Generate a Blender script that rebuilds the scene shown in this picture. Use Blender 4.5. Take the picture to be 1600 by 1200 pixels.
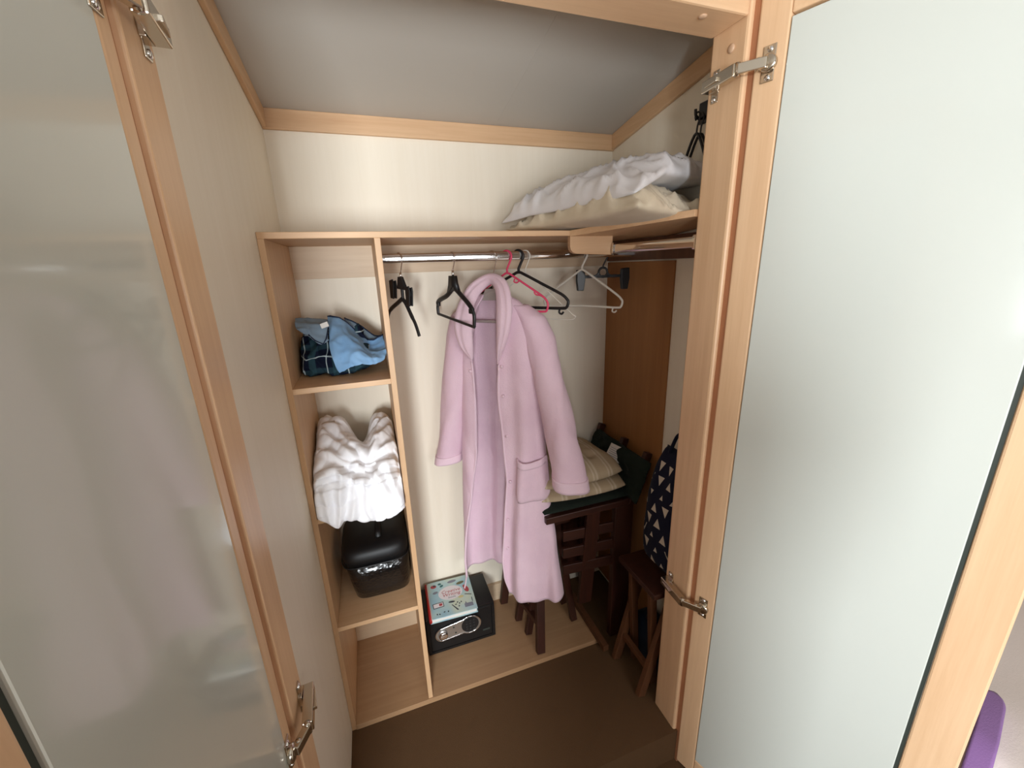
import bpy, bmesh, math, random
from mathutils import Vector, Matrix, noise

random.seed(7)
for o in list(bpy.data.objects):
    bpy.data.objects.remove(o, do_unlink=True)
scene = bpy.context.scene
COL = scene.collection

# ------------------------------------------------------------------ camera
CAM = Vector((0.2413, -1.6018, 1.5995))
CF = Vector((0.30933192, 0.90943277, -0.27793129))
CR = Vector((0.94318799, -0.33068551, -0.03230329))
CU = Vector((0.12128552, 0.25214902, 0.96005765))
FPX = 637.51
cam_data = bpy.data.cameras.new('camera')
cam_data.sensor_width = 36.0
cam_data.lens = 36.0 * FPX / 1600.0
cam_data.clip_start = 0.02
cam = bpy.data.objects.new('camera', cam_data)
COL.objects.link(cam)
m = Matrix((CR, CU, -CF)).transposed().to_4x4()
m.translation = CAM
cam.matrix_world = m
scene.camera = cam

# ------------------------------------------------------------------ light
world = bpy.data.worlds.new('sky')
scene.world = world
world.use_nodes = True
bg = world.node_tree.nodes['Background']
bg.inputs[0].default_value = (0.75, 0.85, 1.0, 1)
bg.inputs[1].default_value = 0.4

def area(name, loc, direction, sx, sy, power, color):
    l = bpy.data.lights.new(name, 'AREA')
    l.shape = 'RECTANGLE'; l.size = sx; l.size_y = sy
    l.energy = power; l.color = color
    o = bpy.data.objects.new(name, l); COL.objects.link(o)
    o.location = loc
    o.rotation_euler = Vector(direction).to_track_quat('-Z', 'Y').to_euler()
    return o
# daylight through the two bedroom windows opposite the wardrobe, plus fill through an added left-wall window
area('window_daylight', (-0.27, -3.35, 1.22), (0, 1, 0), 0.46, 0.84, 100.0, (0.90, 0.96, 1.0))
area('wide_window_daylight', (1.00, -3.35, 1.45), (0, 1, 0), 1.02, 0.66, 22.0, (0.97, 0.98, 1.0))
area('side_fill_light', (-1.80, -2.60, 1.50), (1, 0, 0), 0.76, 0.86, 10.0, (0.90, 0.96, 1.0))  # added fill that brightens the right door and jamb

scene.view_settings.view_transform = 'Standard'
scene.view_settings.look = 'None'
scene.view_settings.gamma = 1.0
scene.view_settings.use_curve_mapping = False
scene.view_settings.exposure = 0.0

# ------------------------------------------------------------------ helpers
OFF = {}
def srgb(r, g, b):
    f = lambda c: (c/255/12.92) if c/255 <= 0.04045 else ((c/255+0.055)/1.055)**2.4
    return (f(r), f(g), f(b), 1.0)

def thing(name, label, cat, loc, group=None, kind=None):
    o = bpy.data.objects.new(name, None)
    COL.objects.link(o)
    o.empty_display_size = 0.05
    o.location = loc
    OFF[o] = Vector(loc)
    o['label'] = label; o['category'] = cat
    if group: o['group'] = group
    if kind: o['kind'] = kind
    return o

def tag(o, label, cat, group=None, kind=None):
    o['label'] = label; o['category'] = cat
    if group: o['group'] = group
    if kind: o['kind'] = kind
    return o

def obj(name, bm, mat, parent=None, smooth=False, label=None, solid=0.0, origin=None, bevel=0.0, offset=0.0, subsurf=0):
    """one mesh object from a bmesh given in world coordinates"""
    me = bpy.data.meshes.new(name)
    bmesh.ops.recalc_face_normals(bm, faces=bm.faces[:])
    off = OFF[parent] if parent is not None else (Vector(origin) if origin else Vector((0, 0, 0)))
    if off.length:
        bmesh.ops.translate(bm, verts=bm.verts[:], vec=-off)
    bm.to_mesh(me); bm.free()
    if smooth:
        for p in me.polygons: p.use_smooth = True
    o = bpy.data.objects.new(name, me)
    COL.objects.link(o)
    OFF[o] = off
    if parent is not None: o.parent = parent
    else: o.location = off
    if mat: me.materials.append(mat)
    if label: o['label'] = label
    if bevel:
        md = o.modifiers.new('bevel', 'BEVEL'); md.width = bevel; md.segments = 2; md.limit_method = 'ANGLE'
    if solid:
        md = o.modifiers.new('solid', 'SOLIDIFY'); md.thickness = solid; md.offset = offset
    if subsurf:
        md = o.modifiers.new('sub', 'SUBSURF'); md.levels = subsurf; md.render_levels = subsurf
    return o

def B():
    return bmesh.new()

def box(bm, x0, x1, y0, y1, z0, z1):
    vs = [bm.verts.new(c) for c in ((x0,y0,z0),(x1,y0,z0),(x1,y1,z0),(x0,y1,z0),(x0,y0,z1),(x1,y0,z1),(x1,y1,z1),(x0,y1,z1))]
    for f in ((0,3,2,1),(4,5,6,7),(0,1,5,4),(1,2,6,5),(2,3,7,6),(3,0,4,7)):
        bm.faces.new([vs[i] for i in f])
    return bm

def fbox(bm, o, ax, ay, az, x0, x1, y0, y1, z0, z1):
    """box in a local frame"""
    o = Vector(o)
    P = lambda x, y, z: o + ax*x + ay*y + az*z
    vs = [bm.verts.new(P(*c)) for c in ((x0,y0,z0),(x1,y0,z0),(x1,y1,z0),(x0,y1,z0),(x0,y0,z1),(x1,y0,z1),(x1,y1,z1),(x0,y1,z1))]
    for f in ((0,3,2,1),(4,5,6,7),(0,1,5,4),(1,2,6,5),(2,3,7,6),(3,0,4,7)):
        bm.faces.new([vs[i] for i in f])
    return bm

def beam(bm, a, b, w, d, up=(0, 0, 1)):
    """rectangular bar from a to b, w wide (side), d deep"""
    a = Vector(a); b = Vector(b)
    t = (b-a); L = t.length; t.normalize()
    upv = Vector(up)
    if abs(t.dot(upv)) > 0.95: upv = Vector((0, 1, 0))
    s = t.cross(upv).normalized(); u = s.cross(t).normalized()
    fbox(bm, a, t, s, u, 0, L, -w/2, w/2, -d/2, d/2)
    return bm

def prism(bm, pts, o, ax, ay, az, h0, h1):
    """extrude polygon pts (in ax, ay) along az"""
    o = Vector(o)
    lo = [bm.verts.new(o + ax*x + ay*y + az*h0) for x, y in pts]
    hi = [bm.verts.new(o + ax*x + ay*y + az*h1) for x, y in pts]
    bm.faces.new(lo); bm.faces.new(hi)
    n = len(pts)
    for i in range(n):
        j = (i+1) % n
        bm.faces.new((lo[i], lo[j], hi[j], hi[i]))
    return bm

def tube(bm, pts, r, n=10, closed=False, flat=1.0, ref=None, caps=True):
    """sweep a circle (or ellipse: flat scales second axis) along points; r number or list"""
    pts = [Vector(p) for p in pts]
    N = len(pts)
    rs = r if isinstance(r, (list, tuple)) else [r]*N
    rings = []
    prev = None
    for i, p in enumerate(pts):
        if closed: t = pts[(i+1) % N] - pts[i-1]
        else: t = pts[min(i+1, N-1)] - pts[max(i-1, 0)]
        t.normalize()
        if prev is None:
            a = Vector(ref) if ref else (Vector((0, 0, 1)) if abs(t.z) < 0.9 else Vector((0, 1, 0)))
            a = (a - t*a.dot(t)).normalized()
        else:
            a = prev - t*prev.dot(t)
            a.normalize()
        prev = a
        b = t.cross(a)
        rings.append([bm.verts.new(p + (a*math.cos(2*math.pi*k/n) + b*math.sin(2*math.pi*k/n)*flat)*rs[i]) for k in range(n)])
    for i in range(N if closed else N-1):
        A, C = rings[i], rings[(i+1) % N]
        for k in range(n):
            bm.faces.new((A[k], A[(k+1) % n], C[(k+1) % n], C[k]))
    if caps and not closed:
        bm.faces.new(rings[0]); bm.faces.new(rings[-1])
    return bm

def cyl(bm, a, b, r, n=16):
    return tube(bm, [a, b], r, n)

def spline(pts, k=8, closed=False):
    """Catmull-Rom through points"""
    P = [Vector(p) for p in pts]; out = []
    N = len(P)
    for i in range(N if closed else N-1):
        if closed: a, b, c, d = P[i-1], P[i], P[(i+1) % N], P[(i+2) % N]
        else: a, b, c, d = P[max(i-1, 0)], P[i], P[i+1], P[min(i+2, N-1)]
        for j in range(k):
            t = j/k
            out.append(0.5*((2*b)+(c-a)*t+(2*a-5*b+4*c-d)*t*t+(3*b-a-3*c+d)*t*t*t))
    if not closed: out.append(P[-1])
    return out

def interp(tab, x):
    """piecewise-linear table lookup; tab sorted by x"""
    if x <= tab[0][0]: return tab[0][1]
    for (a, va), (b, vb) in zip(tab, tab[1:]):
        if x <= b:
            t = (x-a)/(b-a); t = t*t*(3-2*t)*0.5 + t*0.5
            return va+(vb-va)*t
    return tab[-1][1]

def grid(bm, fn, nu, nv, closed_u=False):
    V = [[bm.verts.new(fn(i/(nu if closed_u else nu-1), j/(nv-1))) for i in range(nu)] for j in range(nv)]
    for j in range(nv-1):
        for i in range(nu if closed_u else nu-1):
            k = (i+1) % nu
            bm.faces.new((V[j][i], V[j][k], V[j+1][k], V[j+1][i]))
    return V

def nz(x, y, z, s=1.0, seed=0.0):
    return noise.noise(Vector((x*s+seed*7.3, y*s-seed*3.1, z*s+seed*5.7)))

def ridge(x, y, z, s, seed=0.0, p=3.0):
    return (1-abs(nz(x, y, z, s, seed)))**p

def at(px, py, y):
    """the point of the place at depth y that lies along the given sight line"""
    d = CF + CR*((px-800)/FPX) + CU*((600-py)/FPX)
    return CAM + d*((y-CAM.y)/d.y)

def text_bm(body, size, o, ax, ay, az, extrude=0.0003, align='CENTER', shear=0.0):
    cu = bpy.data.curves.new('lettering', 'FONT')
    cu.body = body; cu.size = size; cu.align_x = align; cu.extrude = extrude; cu.resolution_u = 2; cu.shear = shear
    t = bpy.data.objects.new('lettering', cu); COL.objects.link(t)
    dg = bpy.context.evaluated_depsgraph_get()
    me = bpy.data.meshes.new_from_object(t.evaluated_get(dg))
    bm = bmesh.new(); bm.from_mesh(me)
    bpy.data.objects.remove(t, do_unlink=True); bpy.data.curves.remove(cu); bpy.data.meshes.remove(me)
    o = Vector(o)
    for v in bm.verts:
        v.co = o + ax*v.co.x + ay*v.co.y + az*v.co.z
    return bm

X, Y, Z = Vector((1, 0, 0)), Vector((0, 1, 0)), Vector((0, 0, 1))

# ------------------------------------------------------------------ materials
def mat(name, color, rough=0.5, metal=0.0, spec=0.5, sheen=0.0, coat=0.0, coat_rough=0.1):
    mt = bpy.data.materials.new(name); mt.use_nodes = True
    b = mt.node_tree.nodes['Principled BSDF']
    b.inputs['Base Color'].default_value = color
    b.inputs['Roughness'].default_value = rough
    b.inputs['Metallic'].default_value = metal
    b.inputs['Specular IOR Level'].default_value = spec
    if sheen:
        b.inputs['Sheen Weight'].default_value = sheen
        b.inputs['Sheen Roughness'].default_value = 0.5
    if coat:
        b.inputs['Coat Weight'].default_value = coat
        b.inputs['Coat Roughness'].default_value = coat_rough
    return mt

def nodes(mt):
    nt = mt.node_tree
    return nt, nt.nodes, nt.links, nt.nodes['Principled BSDF']

def coords(nt, scale=(1, 1, 1), rot=(0, 0, 0)):
    tc = nt.nodes.new('ShaderNodeTexCoord')
    mp = nt.nodes.new('ShaderNodeMapping')
    mp.inputs['Scale'].default_value = scale
    mp.inputs['Rotation'].default_value = rot
    nt.links.new(tc.outputs['Object'], mp.inputs['Vector'])
    return mp.outputs['Vector']

def ramp(nt, fac, stops):
    r = nt.nodes.new('ShaderNodeValToRGB')
    el = r.color_ramp.elements
    while len(el) < len(stops): el.new(0.5)
    for e, (p, c) in zip(el, stops):
        e.position = p; e.color = c
    nt.links.new(fac, r.inputs['Fac'])
    return r.outputs['Color']

def ntex(nt, vec, scale, detail=4.0, rough=0.55):
    t = nt.nodes.new('ShaderNodeTexNoise')
    t.inputs['Scale'].default_value = scale
    t.inputs['Detail'].default_value = detail
    t.inputs['Roughness'].default_value = rough
    nt.links.new(vec, t.inputs['Vector'])
    return t.outputs['Fac']

def bump(nt, b, fac, strength, dist=0.002):
    bp = nt.nodes.new('ShaderNodeBump')
    bp.inputs['Strength'].default_value = strength
    bp.inputs['Distance'].default_value = dist
    nt.links.new(fac, bp.inputs['Height'])
    nt.links.new(bp.outputs['Normal'], b.inputs['Normal'])

def wood(name, axis, c1, c2, rough=0.45, grain=1.0, contrast=0.35):
    mt = mat(name, c1, rough)
    nt, N, L, b = nodes(mt)
    s = {'x': (1.2, 26, 26), 'y': (26, 1.2, 26), 'z': (26, 26, 1.2)}[axis]
    v = coords(nt, s)
    f = ntex(nt, v, 1.6*grain, 6.0, 0.6)
    f2 = ntex(nt, v, 7.0*grain, 3.0, 0.7)
    mx = N.new('ShaderNodeMath'); mx.operation = 'MULTIPLY_ADD'
    L.new(f2, mx.inputs[0]); mx.inputs[1].default_value = 0.35
    L.new(f, mx.inputs[2])
    c = ramp(nt, mx.outputs[0], [(0.68-contrast, c2), (0.68+contrast*0.6, c1)])
    L.new(c, b.inputs['Base Color'])
    bump(nt, b, f2, 0.12, 0.0006)
    return mt

OAK1, OAK2 = srgb(216, 178, 138), srgb(196, 154, 114)
oak_x = wood('oak_along_x', 'x', OAK1, OAK2)
oak_y = wood('oak_along_y', 'y', OAK1, OAK2)
oak_z = wood('oak_along_z', 'z', OAK1, OAK2)
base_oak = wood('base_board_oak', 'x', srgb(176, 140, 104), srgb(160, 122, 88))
PAL1, PAL2 = srgb(214, 190, 160), srgb(198, 170, 138)
pale_x = wood('pale_oak_along_x', 'x', PAL1, PAL2)
pale_z = wood('pale_oak_along_z', 'z', PAL1, PAL2)
JAM1, JAM2 = srgb(238, 200, 160), srgb(222, 180, 138)
jamb_z = wood('jamb_oak_along_z', 'z', JAM1, JAM2, 0.4)
jamb_x = wood('jamb_oak_along_x', 'x', JAM1, JAM2, 0.4)
red_z = wood('reddish_rebate', 'z', srgb(196, 136, 98), srgb(172, 112, 78), 0.5)
wall_mat = wood('cream_wallboard', 'z', srgb(240, 230, 212), srgb(232, 220, 199), 0.55, 0.7, 0.5)
brown_board = wood('brown_hardboard', 'z', srgb(164, 112, 62), srgb(146, 96, 52), 0.6, 0.5)
dark_wood = wood('dark_mahogany', 'z', srgb(66, 33, 21), srgb(44, 21, 14), 0.45)
dark_wood_x = wood('dark_mahogany_x', 'x', srgb(66, 33, 21), srgb(44, 21, 14), 0.45)
mid_wood = wood('brown_beech', 'z', srgb(104, 66, 40), srgb(80, 48, 29), 0.5)

ceil_mat = mat('ceiling_board', srgb(190, 185, 177), 0.6)
nt, N, L, b = nodes(ceil_mat); v = coords(nt); bump(nt, b, ntex(nt, v, 60, 2), 0.05, 0.001)

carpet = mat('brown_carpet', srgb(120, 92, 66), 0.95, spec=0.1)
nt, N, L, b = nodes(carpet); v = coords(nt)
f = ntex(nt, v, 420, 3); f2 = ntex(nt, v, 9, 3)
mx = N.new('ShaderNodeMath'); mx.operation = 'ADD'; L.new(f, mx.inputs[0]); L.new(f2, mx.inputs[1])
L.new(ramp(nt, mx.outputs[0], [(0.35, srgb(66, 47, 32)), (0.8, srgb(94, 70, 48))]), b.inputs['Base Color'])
bump(nt, b, f, 0.6, 0.003)

room_wall = mat('room_wall_cream', srgb(150, 128, 104), 0.7)
door_white = mat('door_white_gloss', srgb(213, 217, 209), 0.13, spec=0.5, coat=0.35, coat_rough=0.05)
gap_dark = mat('dark_seal', srgb(52, 58, 52), 0.6)
chrome = mat('chrome', (0.82, 0.82, 0.82, 1), 0.10, 1.0)
nickel = mat('nickel_hinge', (0.62, 0.56, 0.47, 1), 0.2, 1.0)
black_plastic = mat('black_plastic', srgb(26, 26, 28), 0.38)
pink_plastic = mat('pink_plastic', srgb(226, 74, 110), 0.35)
white_plastic = mat('white_plastic', srgb(228, 222, 210), 0.35)
cream_wire = mat('cream_coated_wire', srgb(232, 226, 214), 0.4)
clear_plastic = mat('frosted_clear_plastic', srgb(206, 194, 186), 0.15)
nodes(clear_plastic)[3].inputs['Transmission Weight'].default_value = 0.45
cap_mat = mat('screw_cap', srgb(214, 178, 146), 0.4)

def fabric(name, color, scale=300, strength=0.3, sheen=0.2, c2=None, rough=0.9, big=8.0):
    mt = mat(name, color, rough, spec=0.15, sheen=sheen)
    nt, N, L, b = nodes(mt); v = coords(nt)
    f = ntex(nt, v, scale, 3)
    if c2:
        g = ntex(nt, v, big, 4)
        L.new(ramp(nt, g, [(0.35, c2), (0.65, color)]), b.inputs['Base Color'])
    bump(nt, b, f, strength, 0.002)
    return mt
fleece = fabric('lilac_fleece', srgb(230, 200, 212), 260, 0.7, 0.2, srgb(224, 192, 206))
fleece_in = fabric('lilac_fleece_band', srgb(232, 203, 215), 260, 0.5, 0.2)
white_cotton = fabric('white_cotton', srgb(250, 249, 252), 500, 0.12, 0.1)
white_satin = fabric('white_pillow_cover', srgb(232, 230, 232), 400, 0.1, 0.1, rough=0.6)
cream_cotton = fabric('cream_pillow_cotton', srgb(226, 214, 192), 420, 0.12, 0.1, srgb(216, 202, 178))
blue_cotton = fabric('light_blue_cotton', srgb(132, 170, 206), 500, 0.15, 0.1, srgb(118, 158, 198), big=14)
blue_inner = fabric('grey_blue_inside', srgb(122, 142, 160), 500, 0.15, 0.1)
navy_trim = fabric('navy_piping', srgb(34, 42, 62), 400, 0.1, 0.0)
green_fabric = fabric('dark_green_canvas', srgb(30, 38, 32), 300, 0.3, 0.05)
paper_white = mat('paper_white', srgb(226, 220, 212), 0.6)
purple_fabric = fabric('purple_throw', srgb(150, 112, 168), 300, 0.3, 0.2)
bed_fabric = fabric('pale_duvet', srgb(240, 228, 220), 300, 0.2, 0.1)

def stripes_mat():
    mt = mat('beige_striped_cushion', srgb(176, 154, 122), 0.9, spec=0.1)
    nt, N, L, b = nodes(mt)
    tc = N.new('ShaderNodeTexCoord'); sp = N.new('ShaderNodeSeparateXYZ')
    L.new(tc.outputs['Object'], sp.inputs[0])
    m1 = N.new('ShaderNodeMath'); m1.operation = 'MULTIPLY'; m1.inputs[1].default_value = 14.0
    L.new(sp.outputs['X'], m1.inputs[0])
    fr = N.new('ShaderNodeMath'); fr.operation = 'FRACT'; L.new(m1.outputs[0], fr.inputs[0])
    c = ramp(nt, fr.outputs[0], [(0.0, srgb(178, 158, 130)), (0.42, srgb(184, 164, 136)), (0.5, srgb(204, 188, 164)), (0.60, srgb(176, 156, 128)), (0.72, srgb(202, 186, 162)), (0.82, srgb(176, 156, 128))])
    L.new(c, b.inputs['Base Color'])
    v = coords(nt); bump(nt, b, ntex(nt, v, 260, 3), 0.4, 0.002)
    return mt
stripe_mat = stripes_mat()

def plaid_mat():
    mt = mat('navy_green_plaid', srgb(30, 40, 58), 0.9, spec=0.1)
    nt, N, L, b = nodes(mt)
    tc = N.new('ShaderNodeTexCoord'); sp = N.new('ShaderNodeSeparateXYZ')
    nn = N.new('ShaderNodeTexNoise'); nn.inputs['Scale'].default_value = 7.0; nn.inputs['Detail'].default_value = 1
    L.new(tc.outputs['Object'], nn.inputs['Vector'])
    ad = N.new('ShaderNodeVectorMath'); ad.operation = 'MULTIPLY_ADD'
    L.new(nn.outputs['Color'], ad.inputs[0]); ad.inputs[1].default_value = (0.05, 0.05, 0.05); L.new(tc.outputs['Object'], ad.inputs[2])
    L.new(ad.outputs[0], sp.inputs[0])
    def band(axis, freq, ph):
        m1 = N.new('ShaderNodeMath'); m1.operation = 'MULTIPLY_ADD'; m1.inputs[1].default_value = freq; m1.inputs[2].default_value = ph
        L.new(sp.outputs[axis], m1.inputs[0])
        fr = N.new('ShaderNodeMath'); fr.operation = 'FRACT'; L.new(m1.outputs[0], fr.inputs[0])
        return fr.outputs[0]
    wide = lambda f: ramp(nt, f, [(0.0, (0, 0, 0, 1)), (0.50, (0, 0, 0, 1)), (0.54, (1, 1, 1, 1)), (0.78, (1, 1, 1, 1)), (0.82, (0, 0, 0, 1))])
    thin = lambda f: ramp(nt, f, [(0.0, (0, 0, 0, 1)), (0.22, (0, 0, 0, 1)), (0.235, (1, 1, 1, 1)), (0.26, (1, 1, 1, 1)), (0.28, (0, 0, 0, 1))])
    fx, fz = band('X', 15.0, 0.3), band('Z', 15.0, 0.1)
    def mixc(fac, ca, cb, k):
        mx = N.new('ShaderNodeMix'); mx.data_type = 'RGBA'
        mm = N.new('ShaderNodeMath'); mm.operation = 'MULTIPLY'; mm.inputs[1].default_value = k
        L.new(fac, mm.inputs[0]); L.new(mm.outputs[0], mx.inputs[0])
        if isinstance(ca, tuple): mx.inputs[6].default_value = ca
        else: L.new(ca, mx.inputs[6])
        mx.inputs[7].default_value = cb
        return mx.outputs[2]
    c = mixc(wide(fx), srgb(20, 26, 44), srgb(50, 78, 86), 0.65)
    c = mixc(wide(fz), c, srgb(50, 78, 86), 0.5)
    c = mixc(thin(fx), c, srgb(190, 204, 206), 0.8)
    c = mixc(thin(fz), c, srgb(190, 204, 206), 0.8)
    L.new(c, b.inputs['Base Color'])
    v = coords(nt); bump(nt, b, ntex(nt, v, 400, 2), 0.2, 0.001)
    return mt
plaid = plaid_mat()

def croc_mat():
    mt = mat('black_embossed_patent', srgb(10, 10, 12), 0.22, spec=0.6, coat=0.6, coat_rough=0.08)
    nt, N, L, b = nodes(mt)
    v = coords(nt, (1, 1, 1.3))
    vo = N.new('ShaderNodeTexVoronoi'); vo.inputs['Scale'].default_value = 75.0
    L.new(v, vo.inputs['Vector'])
    bump(nt, b, vo.outputs['Distance'], 0.5, 0.004)
    return mt
croc = croc_mat()
black_satin = mat('black_satin_lid', srgb(16, 16, 18), 0.5)
safe_black = mat('safe_black_paint', srgb(14, 15, 17), 0.42)
nt, N, L, b = nodes(safe_black); v = coords(nt); bump(nt, b, ntex(nt, v, 700, 2), 0.25, 0.0006)
safe_silver = mat('safe_silver', (0.55, 0.54, 0.52, 1), 0.3, 0.9)
key_grey = mat('key_grey', srgb(88, 90, 90), 0.5)
red_cover = mat('book_red', srgb(186, 40, 38), 0.5)

def cover_mat():
    mt = mat('book_cover_print', srgb(170, 205, 216), 0.35)
    nt, N, L, b = nodes(mt)
    v = coords(nt)
    f = ntex(nt, v, 9.0, 2)
    L.new(ramp(nt, f, [(0.32, srgb(150, 192, 212)), (0.5, srgb(176, 208, 214)), (0.68, srgb(208, 218, 196))]), b.inputs['Base Color'])
    return mt
cover = cover_mat()
ink = lambda n, *c: mat('ink_'+n, srgb(*c), 0.5)
ink_red, ink_dark, ink_white, ink_teal, ink_yel, ink_grey = ink('red', 178, 66, 74), ink('dark', 52, 62, 72), ink('white', 236, 230, 234), ink('teal', 40, 104, 108), ink('yellow', 206, 196, 140), ink('grey', 128, 132, 146)

def triangles_mat():
    mt = fabric('navy_canvas', srgb(26, 28, 46), 400, 0.3, 0.05)
    return mt
navy_canvas = triangles_mat()
navy_holdall = fabric('dark_navy_holdall', srgb(24, 34, 48), 300, 0.3, 0.05)
tri_white = fabric('cream_print', srgb(206, 196, 178), 400, 0.1, 0.0)

# ------------------------------------------------------------------ measures of the wardrobe
H = 1.70; T = 0.016; D1 = 0.383; W1 = 0.278; W = 1.248
S1, S2, S3, ZP = 1.291, 0.878, 0.462, 0.024
XJ = 1.081; YJ = -0.68
zc = lambda y: 2.085 - 0.17*y          # sloping ceiling

# ------------------------------------------------------------------ setting
def struct(name, bm, mt, label, cat, **k):
    o = obj(name, bm, mt, **k)
    return tag(o, label, cat, kind='structure')

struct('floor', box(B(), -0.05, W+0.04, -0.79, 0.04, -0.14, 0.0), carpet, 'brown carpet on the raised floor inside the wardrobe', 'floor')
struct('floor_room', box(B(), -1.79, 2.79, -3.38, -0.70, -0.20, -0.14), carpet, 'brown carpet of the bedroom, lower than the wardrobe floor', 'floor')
struct('wall_back', box(B(), -0.04, W+0.04, 0.0, 0.04, 0.0, 2.12), wall_mat, 'cream wood-grain board at the back of the wardrobe', 'wall')
struct('wall_left', prism(B(), [(-0.80, 0), (0.0, 0), (0.0, zc(0)), (-0.80, zc(-0.80))], (0, 0, 0), Y, Z, X, -0.04, 0.0), wall_mat,
       'plain cream side wall of the wardrobe behind the open left door', 'wall')
wr_ = struct('wall_right', prism(B(), [(YJ, 0), (0.0, 0), (0.0, zc(0)), (YJ, zc(YJ))], (0, 0, 0), Y, Z, X, W, W+0.04), wall_mat,
       'cream side wall of the wardrobe on the right, above the pillows', 'wall')
obj('backing_panel', box(B(), W-0.006, W, -0.421, -0.001, 0.02, 1.60), brown_board, wr_, label='brown hardboard panel')
obj('batten', box(B(), W-0.018, W, -0.66, -0.001, 1.605, 1.682), mid_wood, wr_)

bm = B()
prism(bm, [(0.04, zc(0.04)), (-0.95, zc(-0.95)), (-0.95, zc(-0.95)+0.03), (0.04, zc(0.04)+0.03)], (0, 0, 0), Y, Z, X, -0.04, W+0.04)
ce = struct('ceiling', bm, ceil_mat, 'sloping off-white ceiling board inside the wardrobe', 'ceiling')
# a fine joint line in the ceiling board
obj('joint_strip', prism(B(), [(-0.02, zc(-0.02)-0.0006), (-0.75, zc(-0.75)-0.0006), (-0.75, zc(-0.75)), (-0.02, zc(-0.02))], (0, 0, 0), Y, Z, X, 0.752, 0.755), ceil_mat, ce)

def trim_profile_y(bm, x0, x1, y0, y1):
    prism(bm, [(y0, zc(y0)-0.056), (y1, zc(y1)-0.056), (y1, zc(y1)), (y0, zc(y0))], (0, 0, 0), Y, Z, X, x0, x1)
    return bm
struct('trim_back', box(B(), 0.0, W, -0.014, 0.0, zc(0)-0.056, zc(0)+0.002), pale_x if False else oak_x, 'oak strip along the ceiling at the back wall', 'trim', bevel=0.003)
struct('trim_left', trim_profile_y(B(), 0.0, 0.014, -0.80, -0.014), oak_y, 'oak strip along the ceiling on the left wall', 'trim', bevel=0.003)
struct('trim_right', trim_profile_y(B(), W-0.014, W, YJ, -0.014), oak_y, 'oak strip along the ceiling on the right wall', 'trim', bevel=0.003)

# door frame: left jamb, right jamb, header, front wall around it
fr = thing('door_frame', 'oak frame around the wardrobe opening, carrying the hinges', 'door frame', (0.5, -0.75, 0), kind='structure')
obj('jamb', box(B(), -0.05, 0.002, -0.893, -0.800, -0.14, 2.20), jamb_z, fr, bevel=0.004)
obj('jamb', box(B(), XJ, XJ+0.05, -0.783, YJ, -0.14, 2.16), jamb_z, fr, bevel=0.006)
obj('rebate_strip', box(B(), XJ+0.012, XJ+0.05, -0.800, -0.783, -0.14, 2.16), red_z, fr)
obj('rebate_strip', box(B(), -0.05, -0.008, -0.908, -0.893, -0.14, 2.16), red_z, fr)
obj('header', box(B(), 0.0025, XJ-0.0005, -0.783, YJ, 2.095, 2.21), jamb_x, fr, bevel=0.005)
for P in ((1.0795, -0.742, 2.052),):
    bm = B(); tube(bm, [Vector(P)+X*0.002, Vector(P)-X*0.001, Vector(P)-X*0.003], [0.009, 0.009, 0.005], 16); obj('screw_cap', bm, cap_mat, fr, True)
P = Vector((0.985, -0.752, 2.094)); bm = B(); tube(bm, [P+Z*0.002, P-Z*0.001, P-Z*0.003], [0.009, 0.009, 0.005], 16, ref=X); obj('screw_cap', bm, cap_mat, fr, True)

bm = B()
box(bm, -1.75, -0.052, -0.88, -0.80, -0.14, 2.4)
box(bm, XJ+0.052, 2.75, -0.78, YJ, -0.14, 2.4)
box(bm, -0.052, XJ+0.052, -0.78, YJ-0.001, 2.212, 2.4)
struct('wall_front', bm, room_wall, 'cream bedroom wall that holds the wardrobe opening', 'wall')
# bedroom behind the camera
def window(wname, wlabel, o, ax, nrm, a0, a1, z0, z1):
    wn = thing(wname, wlabel, 'window', Vector(o)+ax*((a0+a1)/2)+Z*z0, kind='structure'); nn = Vector(nrm)
    for x0, x1 in ((a0, a0+0.025), (a1-0.025, a1)):
        obj('frame_upright', fbox(B(), o, ax, nn, Z, x0, x1, 0.005, 0.035, z0, z1), white_plastic, wn)
    for q0, q1 in ((z0, z0+0.025), (z1-0.025, z1)):
        obj('frame_rail', fbox(B(), o, ax, nn, Z, a0+0.025, a1-0.025, 0.005, 0.035, q0, q1), white_plastic, wn)
bm = B()
for x0, x1, z0, z1 in ((-1.79, -0.54, -0.14, 2.4), (-0.54, -0.02, -0.14, 0.77), (-0.54, -0.02, 1.67, 2.4), (-0.02, 0.46, -0.14, 2.4), (0.46, 1.54, -0.14, 1.09), (0.46, 1.54, 1.81, 2.4), (1.54, 2.79, -0.14, 2.4)):
    box(bm, x0, x1, -3.34, -3.30, z0, z1)
struct('wall_rear', bm, room_wall, 'bedroom wall with two windows, behind the viewer', 'wall')
bm = B()
for y0, y1, z0, z1 in ((-3.30, -3.02, -0.14, 2.4), (-3.02, -2.18, -0.14, 1.04), (-3.02, -2.18, 1.96, 2.4), (-2.18, -0.78, -0.14, 2.4)):
    box(bm, -1.79, -1.75, y0, y1, z0, z1)
struct('wall_side_west', bm, room_wall, 'bedroom wall left of the wardrobe doors', 'wall')
window('window_1', 'narrow white framed window behind the viewer', (0, -3.30, 0), X, (0, -1, 0), -0.54, -0.02, 0.77, 1.67)
window('window_2', 'wide white framed window behind the viewer, beside the bed', (0, -3.30, 0), X, (0, -1, 0), 0.46, 1.54, 1.09, 1.81)
window('added_window', 'white framed window added in the left bedroom wall for fill light', (-1.75, 0, 0), Y, (-1, 0, 0), -3.02, -2.18, 1.04, 1.96)  # unseen window, added to frame the side fill
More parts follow.
